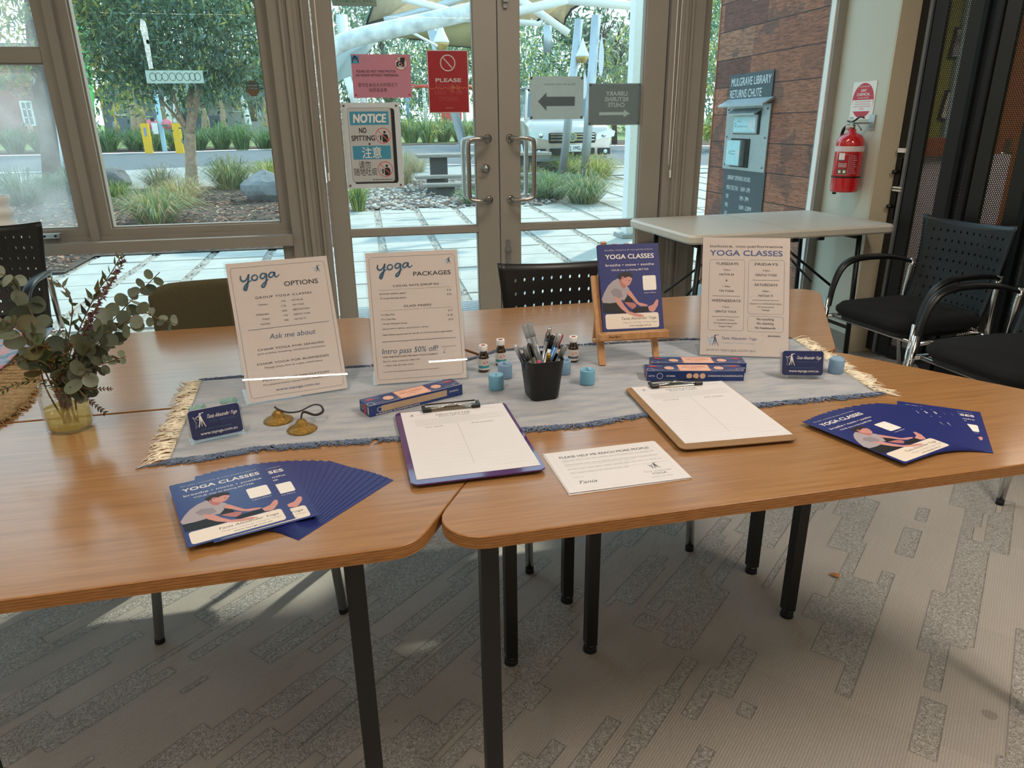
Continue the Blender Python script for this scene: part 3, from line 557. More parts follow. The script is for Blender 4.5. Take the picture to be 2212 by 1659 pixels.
# paving: grit bed, slabs laid in columns with pebble strips, drain grate
MB().add([(-14, 4.08, -.012), (8, 4.08, -.012), (8, 5, -.012), (-14, 5, -.012)], [(0, 1, 2, 3)], GRITM).add([(-14, 5, -.012), (8, 5, -.012), (8, 16, .186), (-14, 16, .186)], [(0, 1, 2, 3)], GRITM).build('trim_5', kind='structure')
mb = MB(); rnd = random.Random(3)
for ci in range(-9, 13):
    x0 = .11+.58*ci+.045
    for ri in range(0, 24):
        y0 = 4.12+.5*ri; yc = y0+.24; xc = x0+.245
        if 4.7 < yc < 5.35: continue
        ok = (yc < 8 and xc > -2.8) or (yc < 11.0 and xc > -.4) or (xc > 2.6+max(0, yc-10.3)*.55 and yc < 15.7) or (yc < 7.2)
        if not ok: continue
        dz = rnd.uniform(-.003, .003); z = gz(yc)+dz; w = .245; h = .238; sl = SL if yc > 5 else 0
        mb.add([(xc+i*w, yc+j*h, z+j*h*sl+k) for k in (-.03, 0) for j in (-1, 1) for i in (-1, 1)], [(4, 5, 7, 6), (0, 1, 5, 4), (2, 6, 7, 3), (0, 4, 6, 2), (1, 3, 7, 5)], PAVE)
mb.build('pavement', kind='structure')
mb = MB()
for i in range(20): mb.box((.72, 4.80+i*.028, .0), (1.9, .012, .02), ALU)
mb.build('drain_grate', label='metal drain grate outside the glass doors', cat='grate')
ground('garden_bed', [(-16, 7.2), (-2.8, 7.2), (-2.8, 8.0), (-.4, 8.0), (-.4, 11.12), (2.75, 11.12), (5.3, 15.8), (-2, 15.6), (-16, 14.6)], SOIL, .012)
ground('footpath', [(-40, 14.6), (-16, 14.6), (-2, 15.6), (5.3, 15.8), (12, 15.7), (12, 17), (3, 19.5), (-2.5, 22.6), (-6.5, 20.6), (-40, 18)], PATHM, .006)
ground('road', [(-60, 17), (-6.5, 20.6), (-2.5, 22.6), (3, 19.5), (12, 15), (60, 8), (60, 24), (14, 27), (3, 33), (-7, 30.3), (-60, 26)], ROADM, 0.0)
ground('verge', [(-60, 26), (-7, 30.3), (3, 33), (14, 27), (60, 24), (60, 34), (-60, 34)], SOIL, .02); ground('lawn', [(-60, 33), (60, 33), (60, 110), (-60, 110)], LAWN, -.02)
ground('kerb', [(-40, 17.9), (-6.5, 20.5), (-6.5, 20.75), (-40, 18.2)], WHP, .03); ground('kerb', [(12, 14.9), (3, 19.4), (-2.5, 22.5), (-2.5, 22.75), (3, 19.65), (12, 15.1)], WHP, .03)
# loose cover that nobody could count
CH = [mat('chip_'+n, c, .9, var=.15) for n, c in (('brown', '#6a4d3b'), ('tan', '#b09478'), ('rust', '#a5603c'), ('dark', '#3a2d27'))]
mb = MB(); rnd = random.Random(5)
def inpoly(x, y, P):
    c = False; n = len(P)
    for i in range(n):
        (x1, y1), (x2, y2) = P[i], P[i-1]
        if (y1 > y) != (y2 > y) and x < (x2-x1)*(y-y1)/(y2-y1)+x1: c = not c
    return c
BEDL = [(-9, 7.3), (-2.85, 7.3), (-2.85, 8.1), (-.5, 8.1), (-.5, 10.9), (-.2, 14), (-9, 13.8)]
for i in range(15000):
    y = 7.3+6.6*rnd.random()**1.5; x = rnd.uniform(-9, -.2)
    if not inpoly(x, y, BEDL): continue
    a = rnd.uniform(0, pi); l = rnd.uniform(.012, .045); w = rnd.uniform(.006, .016); t = rnd.uniform(-.5, .5); z = gz(y)+.02+rnd.random()*.02; M = T3(x, y, z) @ RZ(a) @ RX(t) @ RY(rnd.uniform(-.3, .3))
    mb.add([(-l, -w, 0), (l, -w*.7, 0), (l, w*.6, 0), (-l, w, 0)], [(0, 1, 2, 3)], CH[rnd.choice((0, 0, 0, 1, 1, 2, 3, 3))], False, M)
mb.build('bark_mulch', kind='stuff', label='brown bark mulch and leaf litter of the left garden bed', cat='mulch')
ST = [mat('pebble_'+n, c, .8, var=.1) for n, c in (('grey', '#8b8a86'), ('pale', '#b9b3a8'), ('dark', '#5c5752'), ('warm', '#94806e'))]
mb = MB(); base = [(cos(2*pi*k/6), sin(2*pi*k/6)) for k in range(6)]
for i in range(5200):
    if i < 3600: y = rnd.uniform(10.9, 15.4); x = rnd.uniform(-.5, 5)
    else: c = rnd.randint(-6, 4); x = .11+.58*c+rnd.uniform(-.04, .04); y = rnd.uniform(5.4, 10.8); 
    if i < 3600 and x > 2.7+(y-10.9)*.55: continue
    r = rnd.uniform(.02, .055) if i < 3600 else rnd.uniform(.008, .018); z = gz(y)+(.015 if i < 3600 else -.004); M = T3(x, y, z) @ RZ(rnd.uniform(0, 6)) @ Matrix.Diagonal((r, r*.7, r*.5, 1))
    mb.add([(bx*1.0, by, 0) for bx, by in base]+[(bx*.6, by*.6, .8) for bx, by in base], [(k, (k+1) % 6, 6+(k+1) % 6, 6+k) for k in range(6)]+[tuple(range(6, 12))], rnd.choice(ST), True, M)
mb.build('river_pebbles', kind='stuff', label='river pebbles around the benches and between the slabs', cat='pebbles')
# ---------------------------------------------------------------- grasses
GR = {k: mat('grass_'+k, c, .7, var=.2, scale=5, trans=.35) for k, c in dict(green='#71904c', deep='#52744a', dry='#bba981', yellow='#bcb65e', blue='#869d80', olive='#8b9450').items()}
def tuft(x, y, r, h, n, mix, lab, seed=1, w=.006, grp='grass tufts outside', cat='grass tuft', spread=1.0):
    rnd = random.Random(seed*77+3); mb = MB()
    for i in range(n):
        a = rnd.uniform(0, 2*pi); rr = r*.28*sqrt(rnd.random()); lean = rnd.random()**.7*spread; hh = h*rnd.uniform(.55, 1.05)*(1-.35*lean); L = r*lean*rnd.uniform(.6, 1.1)
        bx, by = rr*cos(a), rr*sin(a); dx, dy = cos(a), sin(a); ww = w*rnd.uniform(.7, 1.3); px, py = -dy*ww, dx*ww
        P = [(bx, by, 0), (bx+dx*L*.35, by+dy*L*.35, hh*.62), (bx+dx*L*.75, by+dy*L*.75, hh*.95), (bx+dx*L*1.15, by+dy*L*1.15, hh*(.95-.35*lean))]
        vs = []; 
        for q, k in zip(P, (1, .85, .6, .1)): vs += [(q[0]-px*k, q[1]-py*k, q[2]), (q[0]+px*k, q[1]+py*k, q[2])]
        mb.add(vs, [(0, 1, 3, 2), (2, 3, 5, 4), (4, 5, 7, 6)], GR[rnd.choice(mix)])
    return mb.build('grass_tuft', M=T3(x, y, gz(y)-.02), label=lab, cat=cat, group=grp)
def tp(px, py, *a, **k): p = G(px, py); return tuft(p.x, p.y, *a, **k)
tp(340, 484, .70, .58, 620, ['green', 'blue', 'dry', 'dry', 'olive'], 'large grey green tussock nearest the big window', seed=1)
tp(395, 445, .75, .55, 420, ['dry', 'dry', 'dry', 'olive'], 'dry straw coloured tussock at the foot of the tree', seed=2)
tp(350, 415, .62, .62, 320, ['dry', 'dry', 'blue'], 'tall dry seeding grass left of the tree trunk', seed=3, w=.005)
tp(500, 408, .80, .72, 620, ['green', 'yellow', 'blue', 'dry', 'deep'], 'big green tussock left of the boulder', seed=4)
tp(578, 385, .7, .50, 360, ['green', 'yellow', 'olive'], 'yellow green tussock behind the boulder', seed=5)
tp(255, 428, .50, .38, 260, ['yellow', 'green'], 'small yellow green tussock beside the window mullion', seed=6)
tp(50, 440, .95, .65, 600, ['deep', 'blue', 'green'], 'dark tussock behind the dusty sash', seed=7); tp(120, 425, .6, .5, 300, ['deep', 'blue'], 'dark tussock right of the leaning trunk in the sash', seed=8); tp(160, 420, .45, .62, 240, ['deep', 'green'], 'dark green clump at the corner of the sash', seed=9)
tp(775, 456, .30, .50, 260, ['green', 'green', 'yellow'], 'upright green clump below the notice sign', seed=10, spread=.7)
tp(872, 398, .62, .85, 300, ['dry', 'blue', 'dry'], 'tall wispy dry grass beside the notice sign', seed=11, w=.005)
tp(1018, 440, .4, .34, 220, ['green', 'blue'], 'small clump beside the left door handle', seed=12)
tp(1190, 428, .75, .55, 520, ['green', 'blue', 'deep'], 'grass clump left of the white poles', seed=13); tp(1262, 438, .75, .60, 560, ['blue', 'green', 'deep', 'dry'], 'grass clump in front of the white poles', seed=14)
tp(1145, 405, .55, .50, 300, ['yellow', 'green', 'dry'], 'yellowish grass clump behind the bench', seed=15); tp(1290, 385, .85, .60, 480, ['yellow', 'dry', 'green'], 'pale grass clump below the car bumper', seed=16); tp(1235, 375, .8, .6, 400, ['green', 'yellow'], 'green clump in front of the car', seed=17)
tp(900, 372, .6, .5, 240, ['blue', 'dry'], 'grass clump behind the benches', seed=18)
for i in range(15):
    x = -13+i*.82; tuft(x, 31.6+rnd.uniform(-.5, .5), .95, 1.15+rnd.uniform(-.15, .15), 200, ['deep', 'green', 'green', 'blue'], ORD[i]+' grass hedge clump from the left across the road', seed=30+i, w=.016, grp='hedge clumps across the road')
for i in range(9):
    x = 1.4+i*.8; tuft(x, 36+rnd.uniform(-.5, .5), 1.0, 1.35+rnd.uniform(-.15, .15), 180, ['blue', 'green', 'yellow', 'deep'], ORD[i]+' feathery grass clump from the left before the playground', seed=60+i, w=.02, grp='grass clumps before the playground')
# ---------------------------------------------------------------- trees
LF = {k: mat('leaf_'+k, c, .55, var=.25, scale=1.5, trans=.45) for k, c in dict(dark='#476650', mid='#6a8864', blue='#7fa299', lit='#abb566', yellow='#c9b55a', grey='#95a18c').items()}  # the lit tone has sunlight put into the leaf colour
def crown(mb, c, r, n, size, mix, seed, hollow=.55, elong=3.2, droop=.5):
    rnd = random.Random(seed)
    cl = [(rnd.gauss(0, 1), rnd.gauss(0, 1), rnd.gauss(0, 1)) for _ in range(max(8, n//45))]
    cls = []
    for v in cl:
        v = Vector(v).normalized()*(hollow+(1-hollow)*rnd.random()); cls.append((c[0]+v.x*r[0], c[1]+v.y*r[1], c[2]+v.z*r[2]))
    cr = min(r)*.30
    for i in range(n):
        o = rnd.choice(cls); p = (o[0]+rnd.gauss(0, cr), o[1]+rnd.gauss(0, cr), o[2]+rnd.gauss(0, cr*.8)); L = size*rnd.uniform(.6, 1.3); w = L/elong
        M = T3(*p) @ RZ(rnd.uniform(0, 2*pi)) @ RY(rnd.uniform(-.3, .9+droop)) @ RX(rnd.uniform(-.8, .8))
        mb.add([(0, 0, 0), (L*.45, -w/2, 0), (L, 0, -.05*L), (L*.45, w/2, 0)], [(0, 1, 2, 3)], LF[rnd.choice(mix)], False, M)
def tree(base, trunk, crowns, lab, bark=BARK, cat='tree', group=None, name='tree'):
    e = empty(name, T3(*base), lab, cat, group); I = T3(*[-b for b in base]); 
    if trunk:
        mb = MB(I)
        for pts, r in trunk: mb.tube(pts, r, bark, 8, sub=4)
        mb.build('trunk', e)
    mb = MB(I)
    for c in crowns: crown(mb, *c)
    mb.build('foliage', e); return e
b = G(416, 402); yb = b.y; q = lambda px, py, dy=0: tuple(Y(px, py, yb+dy))
tree(tuple(b), [([q(416, 405), q(412, 345), q(410, 288)], [.13, .11, .105]), ([q(410, 290), q(412, 230), q(408, 150, .3), q(395, 60, .6)], [.085, .07, .05, .02]), ([q(411, 290), q(424, 220, -.2), q(440, 140, -.5)], [.07, .06, .02]), ([q(409, 295), q(388, 262, .2), q(345, 212, .3)], [.045, .035, .02]), ([q(404, 275), q(385, 240), q(372, 190)], [.045, .035, .02])],
     [(q(385, 45), (1.75, 1.5, 1.45), 9500, .14, ['dark', 'mid', 'mid', 'blue', 'dark'], 11), (q(500, 105), (.95, 1.0, 1.0), 3300, .14, ['mid', 'blue', 'lit', 'grey'], 12), (q(285, 130), (.65, .8, .7), 1500, .14, ['dark', 'mid'], 13), (q(300, 30), (1.2, 1, 1.0), 1500, .16, ['dark', 'mid', 'blue'], 15), (q(380, -60), (2.3, 1.6, 1.0), 2600, .18, ['mid', 'dark', 'lit'], 14), (q(430, 180), (1.3, .9, .3), 900, .13, ['dark', 'mid'], 16)], 'forked smooth barked tree framed by the big window')
b = G(118, 415); yb = b.y
tree(tuple(b), [([q(118, 425), q(108, 330), q(92, 215), q(78, 120), q(65, -40)], [.20, .16, .15, .14, .11])], [(q(60, 60), (1.7, 1.3, .9), 2400, .15, ['lit', 'grey', 'mid', 'yellow'], 21), (q(40, -90), (2.4, 1.6, 1.2), 2200, .16, ['lit', 'mid'], 22), (q(10, 150), (.6, .6, .35), 500, .14, ['lit', 'grey'], 23)], 'grey trunked tree seen through the dusty left sash', BARKD)
yb = 33; tree(tuple(G(200, 320)), [([q(300, 285, 8), q(292, 220, 8), q(280, 150, 8)], [.35, .3, .2])], [(q(205, 80), (2.2, 1.8, 3.0), 2600, .34, ['lit', 'yellow', 'mid', 'lit'], 31), (q(240, 10), (2.0, 1.8, 2.2), 1600, .34, ['lit', 'lit', 'yellow'], 32)], 'yellow leaved tree by the mullion across the road')
# trees far behind
FT = [(-15, 62, 7, 9, ['dark', 'mid'], 'dark tree left of the grey house'), (-6, 64, 7, 10, ['mid', 'dark', 'blue'], 'tall tree behind the grey house'), (2, 60, 5.5, 8, ['mid', 'blue', 'grey'], 'tree behind the playground, left'), (9, 56, 5, 7, ['mid', 'lit', 'blue'], 'tree behind the playground, centre'), (15, 50, 4.5, 6.5, ['dark', 'mid', 'grey'], 'tree behind the parked car'), (24, 48, 5, 8, ['mid', 'grey'], 'tree right of the parked car'), (33, 46, 5, 8, ['mid', 'blue', 'lit'], 'tree beside the timber wall')]
for i, (x, y, r, z, mix, lb) in enumerate(FT):
    tree((x, y, gz(y)), [([(x, y, gz(y)), (x+.3, y, z*.6), (x-.4, y, z)], [.4, .3, .1]), ([(x+.2, y, z*.45), (x+2, y, z*.8)], [.2, .08]), ([(x, y, z*.4), (x-2, y, z*.75)], [.2, .08])], [((x, y, z), (r, r*.7, r*.62), 3000, .55, mix, 40+i, .3)], lb, BARKD)
for i, (px, py, y0, rx, rz, mix, lb, n) in enumerate([(1160, 150, 31, 2.6, 1.3, ['mid', 'lit', 'mid', 'blue'], 'rounded green shrub behind the car roof', 1500), (1330, 150, 28, 1.7, 1.4, ['mid', 'lit', 'grey'], 'green shrub right of the white poles', 1200), (880, 170, 44, 4.5, 2.2, ['mid', 'grey', 'lit', 'blue'], 'green shrubs behind the playground', 1300), (1540, 190, 26, 1.2, 2.2, ['blue', 'mid', 'lit'], 'green shrub beside the timber wall', 1300), (1530, 60, 30, 1.6, 2.2, ['lit', 'mid'], 'tall green crown above the timber wall edge', 900), (1545, 275, 24, .5, .55, ['yellow', 'lit'], 'low yellow shrub at the road edge', 400), (1150, 60, 36, 2.3, 2.2, ['mid', 'dark', 'grey'], 'dark green tree behind the sail beams', 900), (160, 250, 47, 2.6, 2.0, ['dark', 'mid'], 'dark shrub beside the brick house', 600)]):
    p = Y(px, py, y0); tree((p.x, y0, gz(y0)), None, [(tuple(p), (rx, rx*.6, rz), n, .26, mix, 80+i, .4)], lb, cat='shrub', name='shrub')
for i, (x, y, rx, rz, mix) in enumerate([(-2.5, 57, 4.6, 3.0, ['mid', 'blue', 'dark']), (4.5, 54, 4.6, 3.4, ['mid', 'lit', 'blue', 'grey']), (11.5, 52, 4.4, 3.0, ['mid', 'blue', 'lit']), (18.5, 44, 4.6, 3.6, ['mid', 'dark', 'grey', 'lit']), (26, 40, 4.4, 3.4, ['mid', 'blue', 'grey']), (-13, 58, 5, 3.6, ['dark', 'mid']), (-27, 56, 7, 5.5, ['dark', 'mid', 'lit'])]):
    tree((x, y, gz(y)), None, [((x, y, gz(y)+rz*.8), (rx, 1.6, rz), 2800, .45, mix, 140+i, .2)], ['leafy hedge mass left of the playground', 'leafy hedge mass behind the playground', 'leafy hedge mass between playground and car', 'leafy hedge mass behind the car', 'leafy hedge mass beside the verandah post', 'hedge mass behind the grey house', 'tree mass behind the brick house'][i], cat='hedge', name='hedge')
# bare branched tree and pale trunks
rnd = random.Random(9)
def twig(mb, p, d, L, r, depth):
    e = p+d*L; mb.tube([tuple(p), tuple(p+d*L*.5+Vector((rnd.gauss(0, .04*L),)*3)), tuple(e)], [r, r*.85, r*.6], BARKD, 5)
    if depth == 0: return
    for _ in range(3 if depth > 1 else 4): twig(mb, p+d*L*rnd.uniform(.45, 1), (d+Vector((rnd.gauss(0, .42), rnd.gauss(0, .3), rnd.uniform(-.05, .35)))).normalized(), L*rnd.uniform(.55, .8), r*.55, depth-1)
for px, lb, y0 in ((1330, 'leafless branching tree right of the poles', 30), (1275, 'leafless branching tree behind the poles', 33), (850, 'bare branched tree under the shade sails', 47), (960, 'pale bare tree behind the red sign', 50)):
    p = Y(px, 262, y0); mb = MB(); twig(mb, Vector((0, 0, 0)), Vector((0, 0, 1)), 2.2, .13, 4); mb.build('bare_tree', M=T3(p.x, y0, gz(y0)), label=lb, cat='tree')
for i, (a, b_, w, y0, nm) in enumerate([((292, 205), (310, 285), .24, 40, 'leaning pale trunk before the grey house window'), ((350, 230), (345, 275), .28, 38, 'pale trunk behind the left yellow bollard'), ((437, 235), (445, 280), .22, 40, 'white trunk right of the main tree'), ((472, 210), (485, 280), .16, 36, 'thin pale trunk left of the driveway post'), ((535, 205), (548, 262), .2, 42, 'dark thin trunk right of the light post'), ((572, 210), (577, 275), .2, 38, 'pale trunk at the right edge of the big window')]):
    p, q_ = Y(*a, y0), Y(*b_, y0); e = empty('young_tree', T3(*q_), nm, 'tree'); I = T3(*[-v for v in q_]); mb = MB(I); mb.tube([tuple(q_), tuple((p+q_)/2+Vector((.05, 0, 0))), tuple(p)], [w, w*.8, w*.6], BARK if i != 4 else BARKD, 8, sub=3); mb.build('trunk', e)
    mb = MB(I); crown(mb, (p.x, p.y, p.z+1.3), (1.6, 1.2, 1.0), 350, .3, ['mid', 'lit', 'grey'], 120+i); mb.build('foliage', e)
# ---------------------------------------------------------------- houses, fence posts, street things
def wallY(px0, py0, px1, py1, y, th, m, mb):                     # upright wall whose camera-side face fills that part of the view
    a, b = Y(px0, py0, y), Y(px1, py1, y); return mb.box(((a.x+b.x)/2, y+th/2, (a.z+b.z)/2), (abs(b.x-a.x), th, abs(a.z-b.z)), m)
def brick():
    q = NT('red_brick'); s = q.sep(q.tc.outputs['Object']); v = q.comb(s[0], s[2]); t = q.n.new('ShaderNodeTexBrick'); q.l.new(v, t.inputs['Vector']); t.inputs['Scale'].default_value = 4
    t.inputs['Color1'].default_value = lin('#9a5f57'); t.inputs['Color2'].default_value = lin('#9c6257'); t.inputs['Mortar'].default_value = lin('#a08c80'); return q.set(Base_Color=t.outputs[0], Roughness=.9)
BRICK = brick(); RENDER = mat('grey_render', '#7f8a92', .8, var=.05, scale=1); RENDER2 = mat('pale_render', '#b3b3ae', .8, var=.04, scale=1); TILE = mat('roof_tile', '#39444c', .7, var=.2, scale=2); DGL = mat('window_dark', '#4e6470', .08, spec=.9, var=.3, scale=.6)
hy = 47; e = empty('brick_house', T3(-20, hy, gz(hy)), 'red brick house behind the dusty left sash', 'house'); I = T3(20, -hy, -gz(hy))
mb = MB(I); wallY(-300, 120, 100, 305, hy, 6, BRICK, mb); mb.build('wall', e); mb = MB(I); wallY(-330, 90, 115, 122, hy-.6, 7, TILE, mb); mb.build('roof', e)
def hwin(e, I, x0, y0, x1, y1, y, cols, rows):
    a, b = Y(x0, y0, y), Y(x1, y1, y); f = MB(I); w = .09; X0, X1, Z1, Z0 = a.x, b.x, a.z, b.z
    frame(f, X0, X1, Z0, Z1, (w,)*4, y-.1, y+.02, WHP)
    for c in range(1, cols): f.box((X0+(X1-X0)*c/cols, y-.05, (Z0+Z1)/2), (.05, .08, Z1-Z0), WHP)
    for r_ in range(1, rows): f.box(((X0+X1)/2, y-.05, Z0+(Z1-Z0)*r_/rows), (X1-X0, .08, .06), WHP)
    o = f.build('window', e); MB(I).box(((X0+X1)/2, y-.01, (Z0+Z1)/2), (X1-X0-.1, .02, Z1-Z0-.1), DGL).build('pane', o)
hwin(e, I, 42, 218, 80, 272, hy, 2, 3)
hy = 52; e = empty('grey_house', T3(-10, hy, gz(hy)), 'grey rendered house with dark tiled roof across the road', 'house'); I = T3(10, -hy, -gz(hy))
mb = MB(I); wallY(213, 205, 400, 292, hy, 7, RENDER, mb); wallY(395, 205, 620, 292, hy+1.2, 6, RENDER2, mb); wallY(400, 250, 480, 292, hy-.3, 1, mat('dark_render', '#4a545c', .8), mb); mb.build('wall', e)
a, b_ = Y(195, 206, hy-.8), Y(640, 206, hy-.8); mb = MB(I); mb.add([(a.x, hy-.8, a.z), (b_.x, hy-.8, a.z), (b_.x-2, hy+5, a.z+2.6), (a.x+2, hy+5, a.z+2.6), (a.x, hy-.8, a.z-.2), (b_.x, hy-.8, a.z-.2)], [(0, 1, 2, 3), (4, 5, 1, 0)], TILE); mb.build('roof', e)
hwin(e, I, 243, 215, 292, 250, hy, 2, 1); hwin(e, I, 500, 212, 530, 242, hy+1.2, 2, 2); hwin(e, I, 545, 212, 565, 255, hy+1.2, 2, 1)
for i, (px, y1, y0, w, m) in enumerate([(64, 268, 300, .22, BARK), (116, 250, 290, .22, BARK), (250, 262, 287, .22, BARK), (317, 258, 275, .2, BARK)]):
    yy_ = 40; p, q_ = Y(px, y1, yy_), Y(px+4, y0, yy_); MB().tube([tuple(q_), tuple(p)], w/2, m, 10).build('timber_post', label='low timber post on the verge, %s' % ('inside the dusty sash, left', 'at the right edge of the dusty sash', 'left of the leaning pale trunk', 'behind the left yellow bollard')[i], cat='post')
YEL = mat('yellow_paint', '#e2b21f', .5, var=.05)
for i, px in enumerate((318, 385)):
    p = G(px+5, 331); MB().box((0, 0, .52), (.27, .14, 1.05), YEL).box((0, -.075, .75), (.08, .004, .3), mat('sticker_blue', '#7f93ad', .5) if i == 0 else YEL).build('yellow_bollard', M=T3(p.x, p.y, p.z), label='yellow bollard %s of the pale blue pole' % ('left', 'right')[i], cat='bollard')
p = G(357, 328); e = empty('sign_pole', p, 'pale blue pole carrying two round pink pads', 'pole'); MB().box((0, 0, 1.9), (.15, .1, 3.8), mat('pale_blue_paint', '#a8d3e0', .5)).build('pole', e)
PK = mat('pink_paint', '#e07a86', .5)
for s in (-1, 1): MB().cyl((s*.27-.02, -.12, 1.0), (s*.27-.02, .02, 1.0), .18, PK, n=24).build('round_pad', e)
MB().box((-.17, -.2, .85), (.2, .06, .4), WHP).box((-.2, -.26, 1.16), (.12, .06, .12), BLACK).build('notice_box', e)
for px0, py0, px1, py1, y0, lb in ((380, 200, 380, 265, 40, 'white post behind the tree fork'), (523, 205, 538, 270, 36, 'white light post near the grey house'), (360, 205, 366, 262, 37, 'tall pale post behind the pink pads')):
    a, b_ = Y(px0, py0, y0), Y(px1, py1, y0); MB().tube([tuple(b_), tuple(a)], .13, WHP, 4, smooth=False).build('post', label=lb, cat='post')
# feather flag
fy = 21.5; e = empty('feather_flag', Y(139, 372, fy), 'tall green feather flag on a white pole behind the mullion', 'flag'); o0 = Y(139, 372, fy); I = T3(*(-o0))
MB(I).tube([tuple(Y(139, 375, fy)), tuple(Y(133, 330, fy)), tuple(Y(105, 120, fy)), tuple(Y(92, 0, fy))], [.045, .045, .04, .04], WHP, 10).build('pole', e)
GRN = mat('green_fabric', '#7fdc8a', .7, trans=.4); P1 = [Y(138, 355, fy), Y(152, 345, fy), Y(216, 335, fy), Y(186, 60, fy), Y(98, 30, fy)]
def fl(u, v):
    a = P1[0].lerp(P1[4], v); b = P1[2].lerp(P1[3], v); p = a.lerp(b, u); return (p.x, p.y+.06*sin(u*5+v*3), p.z)
mb = MB(I); mb.slab(fl, 8, 10, .006, GRN); mb.build('fabric', e)
def rock(px, py, sx, sy, sz, lab, seed):
    p = G(px, py); rnd = random.Random(seed); bm = bmesh.new(); bmesh.ops.create_icosphere(bm, subdivisions=3, radius=1)
    cuts = [(Vector((rnd.gauss(0, 1), rnd.gauss(0, 1), rnd.gauss(0, .8))).normalized(), rnd.uniform(.74, .93)) for _ in range(22)]
    for v in bm.verts:
        for n_, d_ in cuts:
            t = v.co.dot(n_)
            if t > d_: v.co -= n_*(t-d_)
        v.co *= 1+rnd.uniform(-.012, .012)
    mb = MB(); mb.add([(v.co.x*sx, v.co.y*sy, v.co.z*sz+sz*.55) for v in bm.verts], [tuple(v.index for v in f.verts) for f in bm.faces], mat('boulder_stone', '#777b7c', .9, var=.18, scale=5, bump=.5, bscale=25)); bm.free()
    return mb.build('boulder', M=T3(p.x, p.y, p.z), label=lab, cat='boulder')
rock(576, 434, .40, .36, .34, 'large grey boulder at the right of the big window', 4); rock(235, 402, .5, .4, .25, 'low dark rock near the mullion', 6); rock(330, 452, .16, .14, .12, 'small dark stone among the near tussocks', 8)
# ---------------------------------------------------------------- benches, sculpture poles, shade structure
DECK = woodtop('weathered_timber', '#8f8a80', '#757068', '#a39d92', 0, .8)
bt = empty('picnic_setting', T3(2.4, 13.2, gz(13.2)), 'weathered timber picnic table with bench planks outside the doors', 'picnic table'); I = T3(-2.4, -13.2, -gz(13.2))
for (x0, x1, yp, y0, nm, w) in ((902, 1192, 335, 13.8, 'tabletop', .62), (898, 1165, 381, 13.1, 'bench_plank', .28), (914, 1217, 398, 12.5, 'bench_plank', .3)):
    a, b_ = Y(x0, yp, y0), Y(x1, yp, y0); z = (a.z+b_.z)/2; MB(I).box(((a.x+b_.x)/2, y0+w/2, z), (b_.x-a.x, w, .06), DECK, b=.02).build(nm, e if False else bt)
    for f in (.16, .8): MB(I).box((a.x+(b_.x-a.x)*f, y0+w*.5, (z-.03+gz(y0))/2), (.3, w*.6, max(.05, z-.03-gz(y0))), mat('dark_support', '#4c4a47', .8)).build('support', bt)
def pole(name, pts, r, lab, cat='pole', m=GAL, extra=None, n=12):
    e = empty(name, T3(*pts[0]), lab, cat); I = T3(*[-v for v in pts[0]]); MB(I).tube(pts, r, m, n).build('pole', e)
    if extra: extra(e, I)
    return e
def buoy(px, py, y0, s):
    def f(e, I):
        c = Y(px, py, y0); mb = MB(I); mb.lathe([(.001, -s), (s*.6, -s*.8), (s*.95, -s*.3), (s, .0)], mat('gold_paint', '#b89c5c', .3, .4), 20, T3(*c)); mb.lathe([(s*1.03, -.01), (s*1.03, .02), (s*.93, s*.35), (s*.6, s*1.0), (s*.25, s*1.9), (.01, s*2.5)], WHP, 20, T3(*c)); mb.build('buoy', e)
    return f
pole('sculpture_pole', [tuple(Y(1215, 378, 15.6)), tuple(Y(1251, 42, 15.6))], .09, 'leaning metal pole with a hanging buoy, left of the pair', extra=buoy(1258, 122, 15.5, .137))
def sheet(e, I):
    mb = MB(I)
    for (x0, y0, x1, y1) in ((1290, 72, 1298, 165), (1255, 150, 1263, 215)):
        a, b_ = Y(x0, y0, 15.0), Y(x1, y1, 15.0); mb.slab(lambda u, v: (b_.x+(u-.5)*.13*sin(pi*min(1, .15+v*.85)), 15.0+.04*u, b_.z+(a.z-b_.z)*v), 6, 14, .01, GAL)
    mb.build('metal_blade', e)
pole('sculpture_pole', [tuple(Y(1262, 388, 15.1)), tuple(Y(1288, 33, 15.1))], .095, 'leaning metal pole with curved blades, right of the pair', extra=sheet)
pole('sculpture_pole', [tuple(Y(1010, 346, 20)), tuple(Y(928, 46, 20))], .12, 'leaning metal pole behind the red sign with a white buoy', extra=buoy(953, 92, 19.9, .2))
SAIL = mat('shade_cloth', '#d6cdb6', .9, var=.10, scale=9, trans=.6); SAILO = mat('olive_shade_cloth', '#b0ac86', .9, var=.05, scale=2, trans=.5); MEM = mat('white_membrane', '#f0fafa', .5, var=.02, scale=2, trans=.6)
def sheetpoly(name, pts, y0, y1, m, lab, edge=None, th=.012):
    P = [Y(px, py, y0+(y1-y0)*i/(len(pts)-1)) for i, (px, py) in enumerate(pts)]; c = sum(P, Vector())/len(P); mb = MB(T3(*(-c))); n = len(P)
    cen = c+Vector((0, .25, .12)); vs = [tuple(p) for p in P]+[tuple(cen)]+[(p.x, p.y+th, p.z+th) for p in P]+[tuple(cen+Vector((0, th, th)))]
    fs = [(i, (i+1) % n, n) for i in range(n)]+[(n+1+(i+1) % n, n+1+i, 2*n+1) for i in range(n)]+[(i, n+1+i, n+1+(i+1) % n, (i+1) % n) for i in range(n)]
    mb.add(vs, fs, m, True); o = mb.build(name, M=T3(*c), label=lab, cat='shade sail')
    if edge:
        e = MB(T3(*(-c))); e.tube([tuple(P[i]) for i in edge], .018, BLACK, 6); e.build('hem_cable', o)
    return o
